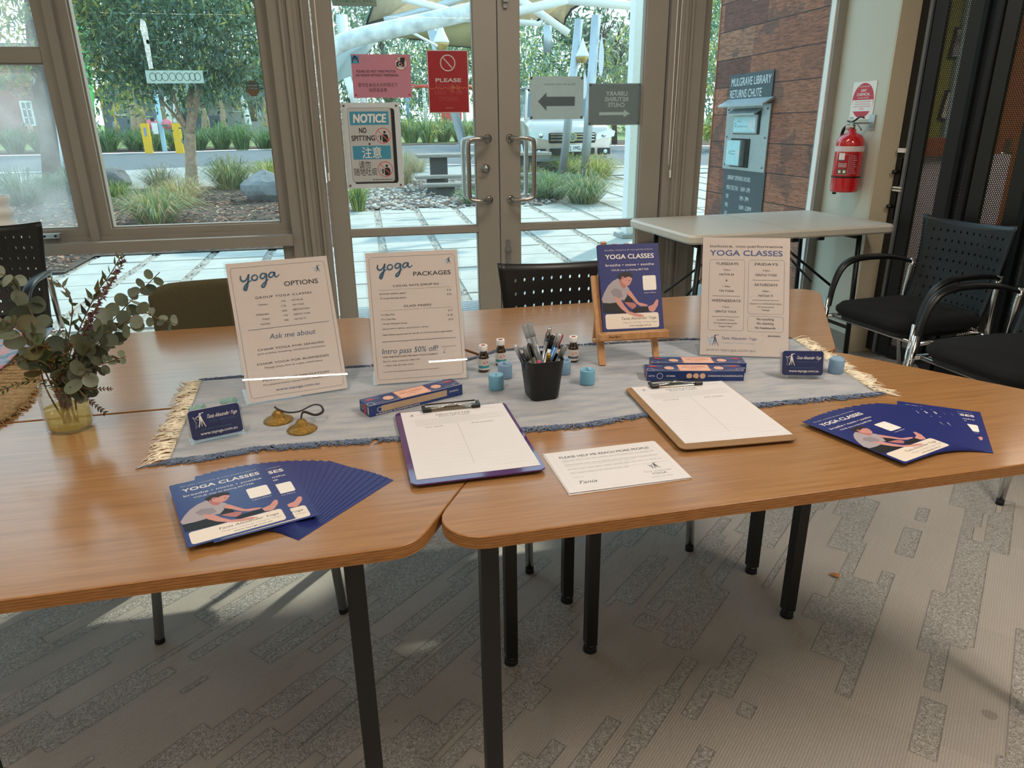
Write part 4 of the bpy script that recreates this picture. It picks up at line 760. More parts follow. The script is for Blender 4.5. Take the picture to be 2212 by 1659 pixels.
sheetpoly('shade_sail', [(812, -40), (806, 10), (792, 52), (830, 42), (880, 30), (960, 18), (1040, 10), (1040, -40)], 11, 12, SAIL, 'beige shade sail above the left door leaf', (1, 2, 3, 4))
sheetpoly('shade_sail', [(820, 78), (900, 62), (1040, 42), (1040, 105), (960, 98), (925, 88), (880, 84)], 24, 25, SAILO, 'olive shade sail behind the white curved beam', (3, 4, 5, 6))
sheetpoly('shade_sail', [(1090, -30), (1400, -30), (1400, 12), (1290, 2), (1260, 6), (1235, 20), (1222, 40), (1218, 56), (1200, 42), (1180, 36), (1160, 44), (1090, 40)], 11, 12, SAIL, 'beige shade sail above the right door leaf', (2, 3, 4, 5, 6, 7, 8, 9, 10))
sheetpoly('white_membrane', [(700, 112), (760, 92), (828, 76), (790, 118), (770, 160), (738, 172), (700, 205)], 10.2, 10.6, MEM, 'white curved membrane at the left of the door')
def beam(pts, y0, r, lab, m=WHP, sub=6, y1=None):
    P = [tuple(Y(px, py, y0+((y1 or y0)-y0)*i/(len(pts)-1))) for i, (px, py) in enumerate(pts)]; c = Vector(P[0]); MB(T3(*(-c))).tube(P, r, m, 12, sub=sub).build('steel_beam', M=T3(*c), label=lab, cat='beam')
beam([(690, 140), (715, 108), (760, 84), (850, 62), (950, 40), (1045, 18)], 10, .105, 'thick curved white beam crossing the left door leaf', mat('mouldy_white', '#cfd8d8', .6, var=.25, scale=8))
beam([(868, -4), (930, 12), (1040, 42)], 10.5, .045, 'straight pale brace above the red sign', sub=0); beam([(1030, -20), (940, 18), (830, 45)], 11, .05, 'pale blue grey brace parallel to the curved beam', GAL, 0)
beam([(940, 40), (1045, 40)], 12, .05, 'level pale beam behind the curved beam', sub=0); beam([(1095, 30), (1180, 10), (1270, -12)], 10, .055, 'rising pale beam at the top of the right door leaf', sub=0)
beam([(1118, -5), (1165, 28), (1228, 72)], 10.3, .05, 'falling pale beam at the top of the right door leaf', sub=0); beam([(1095, 45), (1168, 48)], 12.5, .06, 'level pale beam end at the right door leaf', sub=0); beam([(1230, 0), (1385, 14)], 9, .05, 'pale beam meeting the white post', sub=0)
for i, (a, b_, y0, r) in enumerate([((738, 32), (746, 130), 16, .11), ((716, 50), (722, 120), 18, .05), ((762, 150), (792, 240), 12, .045), ((748, 160), (772, 240), 12, .06), ((1183, 55), (1183, 112), 24, .13), ((886, 68), (945, 100), 18, .03)]):
    beam([a, b_], y0, r, ['stout white upright at the top left of the door', 'thin white upright at the left door edge', 'white leg below the membrane, right', 'white leg below the membrane, left', 'blue grey upright below the right beams', 'thin diagonal white strut before the olive sail'][i], GAL if i == 4 else WHP, 0)
# playground
RED = mat('red_paint', '#d0483c', .4); BLU = mat('blue_paint', '#7f9fd0', .4)
e = empty('playground_frame', Y(960, 262, 46), 'playground frame with red bar and blue posts behind the doors', 'play equipment'); o0 = e.matrix_world.translation.copy(); I = T3(*(-o0)); mb = MB(I); mb.tube([tuple(Y(868, 186, 46)), tuple(Y(1030, 188, 46))], .11, RED, 8); mb.build('top_bar', e)
for px, m in ((878, BLU), (915, WHP), (938, WHP), (1000, WHP)): MB(I).tube([tuple(Y(px, 190, 46)), tuple(Y(px+5, 266, 46))], .1, m, 8).build('post', e)
MB(I).box(tuple(Y(975, 250, 46)), (1.2, .5, .6), RED).build('seat_panel', e)
# ---------------------------------------------------------------- white verandah post, timber returns wall
p = G(1361, 510); MB().box((0, 0, 1.6), (.16, .16, 3.2), WHP).box((0, 0, .02), (.3, .3, .04), PATHM).build('verandah_post', M=T3(p.x, p.y, gz(p.y)), label='square white verandah post outside the right door leaf', cat='post')
def planks():
    q = NT('reclaimed_planks'); s = q.sep(q.tc.outputs['Object']); r = q.math('FLOOR', q.math('DIVIDE', s[2], .19)); w = q.n.new('ShaderNodeTexWhiteNoise'); w.noise_dimensions = '1D'; q.l.new(r, w.inputs['W'])
    c = q.math('FLOOR', q.math('ADD', q.math('DIVIDE', s[1], .62), q.math('MULTIPLY', w.outputs[0], 7.0))); w2 = q.n.new('ShaderNodeTexWhiteNoise'); w2.noise_dimensions = '2D'; q.l.new(q.comb(r, c), w2.inputs['Vector'])
    base = q.ramp(w2.outputs[0], [(0, '#7a4c3e'), (.3, '#a4684f'), (.55, '#b87858'), (.8, '#8a5444'), (1, '#c08a6a')]); g = q.noise(q.map(q.tc.outputs['Object'], sc=(8, 5, 60)), 2.5, 5, 1.0); base = q.mixc(1.0, base, q.ramp(g, [(.3, '#8c8480'), (.7, '#ffffff')]), 'MULTIPLY')
    st = q.noise(q.tc.outputs['Object'], 4.5, 4); base = q.mixc(q.math('MULTIPLY', q.math('GREATER_THAN', st, .6), .45), base, '#3b3634'); f = q.math('FRACT', q.math('DIVIDE', s[2], .19)); base = q.mixc(q.math('LESS_THAN', f, .03), base, '#1c1210'); q.bump(g, .5, .004)
    return q.set(Base_Color=base, Roughness=.75)
MB().box((0, .70, 1.5), (.36, 1.40, 3.1), planks()).box((-.175, 1.406, 1.5), (.02, .012, 3.1), mat('corner_bead', '#a5633a', .5)).build('timber_wall', M=T3(2.862, 4.085, 0), label='reclaimed red brown plank wall outside holding the returns chute', cat='wall')
SLATE = mat('slate_panel', '#3d4a50', .5, var=.05); LETR = mat('pale_lettering', '#c9d0d0', .5); SSM = mat('satin_stainless', '#b3bfc2', .38, .75, .05)
KX = 2.678/2.6
def onX(y, z): return FR((2.678, y*KX, HC+(z-HC)*KX), (0, -1, 0), (0, 0, 1)) @ Matrix.Scale(KX, 4)
a = Art(.006); a.box((.29, .09, .003), (.58, .18, .006), SLATE); a.text('MULGRAVE LIBRARY', .025, .105, .052, LETR, w=.53, al='L', b=.012); a.text('RETURNS CHUTE', .02, .028, .052, LETR, w=.43, al='L', b=.012)
a.build('chute_sign', M=onX(5.086, 1.413), label='slate sign naming the library returns chute, above the chute on the plank wall', cat='sign')
a = Art(.006); a.box((.288, .0, .003), (.576, .62, .006), SLATE); a.text('LIBRARY OPENING HOURS', .06, .235, .030, LETR, w=.33, al='L', b=.01)
for i, (l, r_) in enumerate((('MON | TUE | THU', '10AM - 5PM'), ('WED', '1PM - 7PM'), ('FRI', '10AM - 2.30PM'), ('SAT', '9.30AM-12PM'), ('SUN', 'CLOSED'))):
    yy_ = .165-i*.062; a.text(l, .06, yy_, .030, LETR, w=(.17 if i == 0 else .04), al='L', b=.01); a.text(r_, .27, yy_, .030, LETR, w=(.13, .12, .17, .16, .12)[i], al='L', b=.01)
a.build('hours_sign', M=onX(5.06, .655), label='slate sign of LIBRARY OPENING HOURS below the returns chute', cat='sign')
e = empty('returns_chute', onX(5.085, .962), 'stainless steel library returns chute with two openings', 'returns chute')
MB().box((.295, .215, .005), (.59, .43, .01), SSM).build('face_plate', e); mb = MB()
for x in (.03, .56):
    for y in (.03, .22, .40): mb.sphere((x, y, .012), .007, GREYMET, 6)
mb.build('screws', e, kind='stuff'); MB().box((.30, .445, .04), (.62, .012, .09), SSM, RX(.5)).build('rain_hood', e)
f = MB().box((.30, .315, .004), (.36, .15, .02), SHADOWGAP).box((.30, .305, .02), (.33, .12, .012), SSM).box((.30, .385, .04), (.37, .012, .06), SSM, RX(.6)).build('book_slot', e)
LBL = mat('pale_blue_label', '#a9d5da', .5); INK = mat('black_ink', '#1b1b1e', .6); a = Art(.027); a.rect(.15, .255, .45, .352, LBL); a.ring(.175, .30, .012, .003, INK, 2); a.text('Return', .20, .318, .014, GREYMET, al='L', k=2); a.text('small library items', .20, .285, .014, GREYMET, al='L', k=2); a.rect(.365, .27, .405, .335, LETR, 2); a.rect(.42, .26, .445, .35, LETR, 2); a.build('slot_label', f)
f = MB().box((.24, .115, .006), (.26, .19, .02), SHADOWGAP).box((.215, .115, .03), (.20, .17, .04), SSM).build('chute_door', e); a = Art(.051); a.rect(.12, .035, .31, .197, LBL); a.text('D', .17, .11, .018, INK, k=2, b=.02); a.micro(.19, .25, .125, .008, GREYMET, 2); a.micro(.19, .25, .105, .008, GREYMET, 2, 3)
for y in (.16, .11, .06): a.rect(.13, y, .155, y+.03, LETR, 2)
a.rect(.27, .09, .30, .14, LETR, 2); a.build('door_label', f)
# ---------------------------------------------------------------- parked car
CARP = mat('champagne_paint', '#b9b1a6', .25, .55, .02, 1, coat=.6); CGL = mat('car_glass', '#3c5862', .05, spec=.9, var=.1, scale=1); TYRE = mat('tyre', '#1a1a1b', .85); LAMPG = mat('lamp_glass', '#cfe3ea', .06, .2, .1, coat=1)
cx_, cy_ = Y(1238, 300, 16.6).x, 16.7; e = empty('parked_car', T3(cx_, cy_, gz(cy_)-.01) @ RX(atan2(SL, 1)) @ RZ(radians(-3)) @ Matrix.Scale(1.12, 4), 'silver beige parked car facing the doors behind the paper signs', 'car')
# local: front at y=0, length to y=4.4, x +-.9 ; side profile loft
prof = [(0.0, .36, .78, .70), (.03, .26, .84, .80), (.12, .23, .93, .86), (.5, .22, 1.02, .895), (1.05, .22, 1.10, .90), (2.2, .22, 1.12, .905), (3.6, .22, 1.12, .90), (4.25, .25, 1.05, .86), (4.42, .4, .95, .78)]
def ringp(z0, z1, hw): return [(-hw*.94, z0), (hw*.94, z0), (hw, z0+.12), (hw*1.0, (z0+z1)/2), (hw*.97, z1-.08), (hw*.86, z1), (-hw*.86, z1), (-hw*.97, z1-.08), (-hw, (z0+z1)/2), (-hw, z0+.12)]
def loft(mb, secs, m):
    vs = []; fs = []; n = len(secs[0][1])
    for y, r_ in secs: vs += [(x, y, z) for x, z in r_]
    for k in range(len(secs)-1):
        for i in range(n): j = (i+1) % n; fs.append((k*n+i, k*n+j, (k+1)*n+j, (k+1)*n+i))
    fs += [tuple(range(n))[::-1], tuple(range((len(secs)-1)*n, len(secs)*n))]; mb.add([v for v in vs], [f[::-1] for f in fs], m, True)
mb = MB(); loft(mb, [(y, ringp(a, b, h)) for y, a, b, h in prof], CARP); o = mb.build('body', e); o.modifiers.new('e', 'EDGE_SPLIT').split_angle = radians(38)
mb = MB(); cab = [(.95, .86, 1.04, .80), (1.65, .86, 1.60, .66), (2.1, .86, 1.68, .64), (3.4, .86, 1.66, .63), (4.2, .86, 1.15, .72)]
vs = []; fs = []
for y, _, z, hw in cab: vs += [(-.84, y, 1.04), (-hw, y, z-.03), (-hw+.08, y, z), (hw-.08, y, z), (hw, y, z-.03), (.84, y, 1.04)]
for k in range(len(cab)-1):
    for i in range(5): fs.append((k*6+i, (k+1)*6+i, (k+1)*6+i+1, k*6+i+1))
mb.add(vs, fs, CGL, False); mb.build('glasshouse', e)
mb = MB(); mb.box((0, 2.75, 1.69), (1.18, 1.7, .04), CARP, b=.03)
for s in (-1, 1): mb.tube([(s*.80, 1.0, 1.05), (s*.66, 1.68, 1.60), (s*.60, 2.2, 1.69)], .035, CARP, 6).tube([(s*.62, 1.9, 1.72), (s*.62, 3.4, 1.70)], .02, ALU, 6)
mb.build('roof', e)
mb = MB(); mb.box((0, -.015, .70), (.98, .05, .20), BLACK, b=.03)
for z in (.66, .72, .77): mb.box((0, -.045, z), (.92, .012, .016), CHROME)
mb.build('grille', e); a = Art(0, T=FR((0, -.058, .715), (1, 0, 0), (0, 0, 1))); a.add([(x, y, .0) for x, y in ell(0, 0, .085, .085, 28)], [tuple(range(28))], mat('emblem_blue', '#54707c', .3, .3)); a.ring(0, 0, .078, .016, CHROME, 30); a.line([(-.035, .06), (0, -.0), (.035, .06)], .014, CHROME, 30); a.line([(-.062, .035), (-.03, -.058), (0, 0), (.03, -.058), (.062, .035)], .014, CHROME, 30); a.build('emblem', e)
for s in (-1, 1):
    MB().prism([(s*.50, .66), (s*.88, .72), (s*.90, .82), (s*.80, .86), (s*.52, .78)][::s], -.02, .05, LAMPG, Matrix(((1, 0, 0, 0), (0, 0, 1, 0), (0, 1, 0, 0), (0, 0, 0, 1))), bev=0).cyl((s*.66, -.03, .75), (s*.66, 0, .75), .05, CHROME, n=16).build('headlamp', e)
    MB().box((s*.68, -.01, .43), (.26, .06, .13), BLACK, b=.02).cyl((s*.70, -.05, .43), (s*.70, -.02, .43), .04, LAMPG, n=14).build('fog_lamp', e)
    MB().sphere((s*1.0, 1.12, 1.08), .11, CARP, 8, (1, .7, .8)).build('wing_mirror', e)
    for y in (.82, 3.45): w = MB().cyl((s*.92, y, .34), (s*.70, y, .34), .34, TYRE, n=28); w.build('wheel', e); MB().cyl((s*.928, y, .34), (s*.90, y, .34), .22, ALU, n=20).build('hub', e)
MB().box((0, -.03, .43), (.95, .05, .14), BLACK, b=.02).build('lower_intake', e); MB().box((0, -.02, .28), (1.5, .06, .07), GREYMET, b=.02).build('bumper_skirt', e)
a = Art(.004, T=FR((0, -.062, .50), (1, 0, 0), (0, 0, 1))); a.box((0, 0, 0), (.38, .135, .006), WHP); a.text('ZCJ 1MG', 0, -.035, .075, INK, w=.33, b=.02, k=10); a.build('number_plate', e)
# ================================================================ things on the tables
CL = .0025                                                     # cloth thickness
def ink(name, c, r=.55, **k): return mat('ink_'+name, c, r, var=.0, **k)
PAPER = mat('white_paper', '#dcd9da', .55, var=.01); K_DARK = ink('dark', '#2a3038'); K_GREY = ink('grey', '#8c8c92'); K_TEAL = ink('teal', '#2d5a78'); K_BLUE = ink('blue', '#38548c'); K_PALE = ink('pale', '#9fc3d6'); K_WHITE = ink('white', '#e9e4de'); K_LGREY = ink('light_grey', '#bdbbbb')
def yoga(a, x, y, w, h, m, t=.0032):                           # brush lettered word
    P = lambda pts: [(x+px*w, y+py*h) for px, py in pts]
    for pts, ws in (([(.02, .86), (.0, .70), (.03, .55), (.10, .55), (.17, .70), (.22, .90), (.19, .60), (.14, .25), (.09, .03), (.05, .08), (.09, .28), (.18, .45), (.27, .56)], (.7, 1.1, 1.2, .8, .9, 1.2, 1.3, 1.2, .9, .5)),
                    ([(.40, .84), (.32, .80), (.28, .66), (.32, .54), (.39, .56), (.43, .70), (.40, .84)], (.8, 1, 1, .7)), ([(.65, .86), (.56, .88), (.50, .72), (.53, .60), (.60, .64), (.66, .86), (.65, .55), (.60, .25), (.54, .10), (.50, .16), (.57, .34), (.70, .52)], (.8, 1, 1.1, .8, 1.2, 1.2, .9, .5)),
                    ([(.88, .88), (.79, .90), (.72, .74), (.75, .62), (.82, .68), (.88, .90), (.87, .70), (.92, .62), (1.0, .76)], (.8, 1, 1.1, .8, 1.1, .9, .4))):
        a.curve(P(pts), [q*t for q in ws], m, 2)
def logo(a, x, y, w, h, dark, wing, t=.0006):                     # dancing figure with a wing
    P = lambda pts: [(x+px*w, y+py*h) for px, py in pts]
    a.poly(P([(0, .85), (.25, .62), (.45, .68), (.38, .45), (.42, .25), (.2, .02), (.22, .35), (.1, .55)]), wing, 1)
    a.curve(P([(.30, .72), (.55, .82), (.8, .98), (1, 1)]), t*1.2, dark, 2); a.curve(P([(.62, .8), (.60, .45), (.45, .05)]), [t*2, t*2.4, t], dark, 2); a.curve(P([(.66, .8), (.72, .5), (.70, .1)]), [t*2, t*1.6, t], dark, 2); a.curve(P([(.70, .82), (.82, .45), (1.0, .02)]), [t*2, t*2, t], dark, 2); a.curve(P([(.60, .48), (.80, .48)]), t, dark, 2)
    a.curve(P([(.62, .92), (.70, 1.0), (.74, .90), (.66, .85)]), t*1.3, dark, 2)
def blank_square(a, x0, y0, x1, y1, m): a.rect(x0, y0, x1, y1, m)
PAPS = mat('poster_paper', '#d6c9c4', .22, var=.01, spec=.5)
def acrylic_stand(M, tilt, w, h, art, lab, paper=PAPS):
    # origin on the table under the sheet, leaning back by tilt
    e = empty('sign_holder', M, lab, 'sign'); F = Matrix(((1, 0, 0, 0), (0, sin(tilt), -cos(tilt), 0), (0, cos(tilt), sin(tilt), .002), (0, 0, 0, 1)))
    MB(F).box((0, h/2, -.0016), (w+.004, h+.004, .0018), ACRYL).box((0, h/2, .0018), (w+.004, h+.004, .0016), ACRYL).build('clear_holder', e)
    bt = MB(); bt.box((0, .052, .0012), (w+.004, .10, .0018), ACRYL); bt.build('base_tongue', e)
    a = Art(.0003, T=F, sx=w-.004, sy=h-.004, ox=-(w-.004)/2, oy=.002, L=.00009); a.add([(-(w-.004)/2, .002, .0), ((w-.004)/2, .002, .0), ((w-.004)/2, h-.002, .0), (-(w-.004)/2, h-.002, .0)], [(0, 1, 2, 3)], paper); art(a); a.build('printed_sheet', e)
    return e
def A_options(a):
    a.outline(rrect(.035, .03, .965, .965, .03), .0007, K_GREY); yoga(a, .12, .80, .38, .125, K_TEAL, .0035); a.text('OPTIONS', .53, .805, .034, K_DARK, w=.34, al='L', b=.02); logo(a, .84, .885, .07, .05, K_TEAL, K_PALE)
    a.text('GROUP YOGA CLASSES', .51, .733, .0155, K_DARK, w=.56, b=.01, sp=1.2)
    for d, t, c, v in (('Tuesdays', '9:30', 'HATHA 60', .308), ('', '11:00', 'YIN YOGA', .343), ('Wednesdays', '18:00', 'GENTLE YOGA', .378), ('Fridays', '9:30', 'GENTLE YOGA', .413), ('Saturdays', '9:00', 'HATHA 75', .448)):
        y = 1-v
        if d: a.text(d, .335, y-.009, .0125, K_DARK, al='R')
        a.text(t, .515, y, .0125, K_DARK, al='R'); a.text(c, .575, y, .0125, K_DARK, al='L')
    a.line([(.10, .505), (.90, .53)], .0008, K_DARK) if False else a.line([(.11, .515), (.92, .515)], .0008, K_DARK)
    a.text('Ask me about', .53, .435, .038, K_TEAL, w=.46, slant=.28)
    for s, v, w, h, b in (('CHAIR YOGA FOR SENIORS', .640, .66, .0145, .008), ('Joint mobility, breathing, mindfulness, connection', .668, .68, .0120, 0), ('CHAIR YOGA FOR BUSINESSES', .742, .72, .0145, .008), ('Manage stress, flow as a team, sustain focus', .771, .58, .0120, 0), ('PRIVATE 1:1 OR MEDITATION', .862, .66, .0145, .008), ('For physical and/or mental health rehabilitation', .893, .66, .0120, 0), ('www.tayoga.com.au', .940, .44, .0165, .014)): a.text(s, .50, 1-v, h, K_BLUE if 'www' in s else K_DARK, w=w, b=b)
def A_packages(a):
    a.outline(rrect(.035, .03, .965, .965, .03), .0007, K_GREY); yoga(a, .12, .80, .38, .125, K_TEAL, .0035); a.text('PACKAGES', .50, .81, .032, K_DARK, w=.41, al='L', b=.02); logo(a, .85, .89, .07, .05, K_TEAL, K_PALE)
    a.text('CASUAL RATE (DROP IN)', .52, .733, .0155, K_DARK, w=.50, b=.01); a.line([(.12, .713), (.90, .713)], .0005, K_GREY); a.text('CLASS PASSES', .52, .575, .0155, K_DARK, w=.30, b=.01); a.line([(.12, .556), (.90, .556)], .0005, K_GREY)
    for l, r, v in (('60 minute weekday session', '$ 26', .322), ('75 minute Saturday session', '$ 30', .357), ('3 x Class Pass', '$ 72', .482), ('10 x Class Pass', '$ 240', .517), ('1 Month Unlimited Access', '$192', .552)): a.text(l, .12, 1-v, .0128, K_DARK, al='L'); a.text(r, .90, 1-v+.006, .0128, K_DARK, al='R')
    a.text('attend twice = $24ea, attend thrice = $16ea', .12, .411, .011, K_DARK, w=.50, al='L', slant=.2); a.text('Class Passes may be used for any 60- or 75-minute group yoga session', .12, .366, .0105, K_DARK, w=.76, al='L', b=.012)
    a.line([(.11, .318), (.91, .318)], .0009, K_DARK); a.text('Intro pass 50% off!', .10, .225, .042, K_TEAL, w=.60, al='L', slant=.25)
    for s, v, w, b in (('ONE-TIME PURCHASE FOR NEW YOGA STUDENTS', .805, .60, .01), ('Get 3 x class credits for 50% OFF...', .837, .42, 0), ('... that\'s only $13 per class!', .869, .33, 0)): a.text(s, .10, 1-v, .0115, K_DARK, w=w, al='L', b=b)
    a.text('For use with any weekly group yoga class of either 60- or 75-minute duration', .10, .085, .008, K_DARK, w=.60, al='L'); a.text('Get yours now!', .83, .25, .0085, K_DARK, w=.15); a.curve([(.80, .245), (.775, .225), (.77, .205)], .0006, K_DARK); a.line([(.76, .212), (.77, .203), (.782, .212)], .0006, K_DARK)
def A_classes(a):
    a.text('Inclusive, non-performative', .50, .915, .0225, K_DARK, w=.83); a.text('YOGA CLASSES', .50, .845, .046, K_BLUE, w=.83, b=.02)
    for x0, y0, x1, y1 in ((.085, .21, .49, .81), (.535, .355, .94, .81), (.535, .205, .94, .335)): a.outline(rrect(x0, y0, x1, y1, .025), .0007, K_GREY)
    for s, x, v, h, b in (('TUESDAYS', .285, .235, .021, .012), ('9:30am', .285, .285, .014, 0), ('HATHA 60', .285, .325, .018, .01), ('&', .285, .375, .018, .01), ('11:00am', .285, .425, .014, 0), ('YIN YOGA', .285, .465, .018, .01), ('WEDNESDAYS', .285, .55, .0215, .012), ('9:30am', .285, .60, .014, 0), ('GENTLE YOGA', .285, .64, .018, .01), ('At AMRITA YOGA', .285, .71, .0125, 0), ('30 Centre Dandenong Rd', .285, .736, .0125, 0), ('Dingley Village', .285, .762, .0125, 0),
                       ('FRIDAYS', .735, .235, .021, .012), ('9:30am', .735, .285, .014, 0), ('GENTLE YOGA', .735, .325, .018, .01), ('SATURDAYS', .735, .41, .021, .012), ('9:00am', .735, .46, .014, 0), ('HATHA 75', .735, .50, .018, .01), ('Upstairs at OAKLEIGH HALL', .735, .565, .0125, 0), ('142 Drummond St', .735, .592, .0125, 0), ('Oakleigh', .735, .618, .0125, 0), ('No touching', .735, .697, .019, .008), ('No chanting', .735, .733, .019, .008), ('No headstands', .735, .77, .019, .008), ('BOOKINGS', .84, .835, .014, .012)): a.text(s, x, 1-v, h, K_DARK, b=b, w=(.36 if 'Upst' in s else .33 if 'WEDN' in s else .26 if 'DAYS' in s and s != 'WEDNESDAYS' else None))
    for x, v in ((.285, .50), (.285, .675), (.735, .36), (.735, .53)): a.line([(x-.155, 1-v), (x+.155, 1-v)], .0008, K_DARK)
    logo(a, .08, .075, .13, .095, K_BLUE, K_PALE, .0009); a.text('Tania Alexander Yoga', .24, .135, .022, K_BLUE, w=.40, al='L', slant=.3); a.text('breathe • move • soothe', .26, .100, .013, K_PALE, w=.36, al='L'); a.text('www.tayoga.com.au', .07, .035, .024, K_GREY, w=.56, al='L')
def onT(x, y, rot=0, z=0): return T3(x, y, TH+CL+z) @ RZ(rot)
acrylic_stand(onT(-.179, 1.499, .238), .345, .214, .30, A_options, 'upright acrylic sign headed yoga OPTIONS, left of the two white signs')
acrylic_stand(onT(.087, 1.533, 0), .35, .212, .30, A_packages, 'upright acrylic sign headed yoga PACKAGES')
acrylic_stand(onT(.883, 1.536, -.345), .45, .216, .305, A_classes, 'upright acrylic sign of YOGA CLASSES with Tuesday to Saturday times')
# ---------------------------------------------------------------- flyer artwork, shared by the leaflets and the easel canvas
NAVY = mat('navy_print', '#262f70', .32, var=.03, spec=.5); NAVYC = mat('navy_canvas', '#27306f', .55, var=.03); PANEL = mat('cream_print', '#e5d9cc', .4, var=.01)
SK = ink('skin', '#c98f86'); SK2 = ink('skin_shade', '#b06f6a'); HAIR = ink('hair', '#241c20'); TEE = ink('tee', '#a59ca2'); TEE2 = ink('tee_shade', '#8c848c'); LEG = ink('leggings', '#14141a')
def cv(x, y): return ((x-115-.066*(y-115))/753, 1-(y-115+(x-115)*.053)/1052)
def A_flyer(a, bold=.0):
    C = lambda pts: [cv(*p) for p in pts]
    a.text('do-able, inclusive & non-performative', .50, .925, .017, K_LGREY, w=.80); a.text('YOGA CLASSES', .51, .83, .052, K_WHITE, w=.80, b=.03); a.text('breathe • move • soothe', .505, .745, .030, K_WHITE, w=.80); a.text('YOUR way to feeling BETTER', .50, .69, .020, K_WHITE, w=.62)
    a.poly(rrect(.70, .455, .92, .625, .02), K_WHITE, 1); a.text('Learn More', .81, .42, .014, K_WHITE, w=.19)
    a.poly(C([(440, 790), (470, 740), (500, 690), (530, 720), (540, 800), (500, 830), (440, 820)]), LEG, 2); a.poly(C([(475, 640), (520, 670), (570, 740), (620, 805), (700, 825), (738, 838), (720, 852), (640, 852), (590, 822), (540, 765), (480, 710)]), SK, 3)
    a.poly(C([(530, 905), (590, 868), (735, 860), (752, 912), (640, 930), (560, 935)]), LEG, 3); a.poly(C([(735, 857), (800, 830), (835, 775), (852, 764), (866, 785), (858, 840), (822, 900), (802, 922), (750, 908)]), SK, 4)
    a.poly(C([(172, 815), (350, 800), (420, 870), (480, 925), (440, 945), (300, 942), (185, 940)]), LEG, 2); a.poly(C([(440, 805), (520, 808), (570, 820), (588, 835), (585, 862), (545, 890), (500, 862)]), SK2, 4)
    a.poly(C([(370, 515), (300, 550), (240, 610), (195, 690), (163, 770), (176, 818), (260, 822), (340, 812), (350, 770), (440, 785), (475, 730), (478, 670), (512, 672), (495, 630), (470, 608), (430, 630), (400, 600)]), TEE, 4); a.poly(C([(270, 680), (320, 640), (400, 660), (420, 740), (350, 770), (300, 730)]), TEE2, 5)
    a.poly(C([(385, 520), (430, 550), (470, 605), (440, 640), (410, 625), (385, 575)]), SK2, 5); a.poly(C([(405, 490), (430, 510), (440, 505), (500, 495), (538, 512), (534, 545), (524, 556), (520, 575), (500, 600), (470, 610), (435, 585), (408, 560)]), SK, 6); a.poly(C([(410, 500), (430, 490), (438, 515), (425, 530), (412, 525)]), SK2, 7)
    a.poly(C([(358, 500), (362, 475), (390, 455), (430, 442), (490, 438), (530, 455), (545, 480), (538, 512), (500, 490), (450, 512), (430, 488), (405, 500), (400, 525), (372, 528)]), HAIR, 7); a.poly(C([(492, 540), (512, 537), (510, 545), (496, 547)]), HAIR, 8); a.poly(C([(490, 574), (512, 566), (512, 574), (494, 581)]), SK2, 8)
    a.poly(rrect(.045, .022, .925, .195, .03), PANEL, 3); logo(a, .10, .042, .17, .125, K_BLUE, K_PALE, .0011); a.text('Tania Alexander Yoga', .30, .122, .030, K_DARK, w=.58, al='L', slant=.3, k=4); a.text('Mulgrave | Oakleigh | Dingley Village', .33, .082, .016, K_GREY, w=.56, al='L', k=4); a.text('www.tayoga.com.au', .43, .045, .018, K_DARK, w=.36, al='L', b=.01, k=4)
    a.poly(C([(320, 730), (400, 780), (440, 845), (500, 915), (560, 935), (650, 950), (692, 972), (640, 988), (570, 978), (480, 945), (400, 885), (345, 820)]), SK, 6)
def leaflet():
    a = Art(.00028, sx=.148, sy=.21, ox=-.148, oy=0, L=.000035); a.box((-.074, .105, .00013), (.148, .21, .00026), NAVY); A_flyer(a); return a       # origin at its lower right corner
fl0 = leaflet().build('leaflet', M=T3(0, 0, 5))
def fan(n, r0, r1, p0, p1, side, labs, jumps=None):
    for i in range(n):
        f = i/(n-1); g_ = f if not jumps else jumps[i]
        rot = radians(r0+(r1-r0)*g_); x = p0[0]+(p1[0]-p0[0])*f; y = p0[1]+(p1[1]-p0[1])*f
        o = fl0 if (side == 'left' and i == 0) else dup(fl0)
        o.matrix_world = T3(x, y, TH+.0003+.00052*(n-1-i)) @ RZ(rot)
        tag(o, labs[0] if i == 0 else labs[1] if i == n-1 else ORD[i]+' blue leaflet down from the top of the %s fan' % side, 'leaflet', '%s fan of blue yoga leaflets' % side)
fan(20, 19.6, -42, (-.142, .962), (-.135, .916), 'left', ('topmost YOGA CLASSES leaflet of the left fan, picture fully visible', 'lowest leaflet of the left fan, outermost to the right', 'blue leaflet in the left fan between the topmost and the outermost one'), [0, .02, .05]+[.18+.82*k/16 for k in range(17)])
for o in [o for o in bpy.data.objects if o.get('label', '').startswith('second blue leaflet down from the top of the left')][:1]: o.location.x += .034; o.location.y += .006; o['label'] = 'second leaflet of the left fan, sliding out right of the topmost'
fan(16, 18.2, -37.5, (.992, .975), (1.041, .944), 'right', ('topmost YOGA CLASSES leaflet of the right fan, picture fully visible', 'lowest leaflet of the right fan, outermost to the right', 'blue leaflet in the right fan between the topmost and the outermost one'), [0, .03, .07, .12, .17, .22, .27, .33, .39, .45, .52, .60, .68, .74, .80, 1])
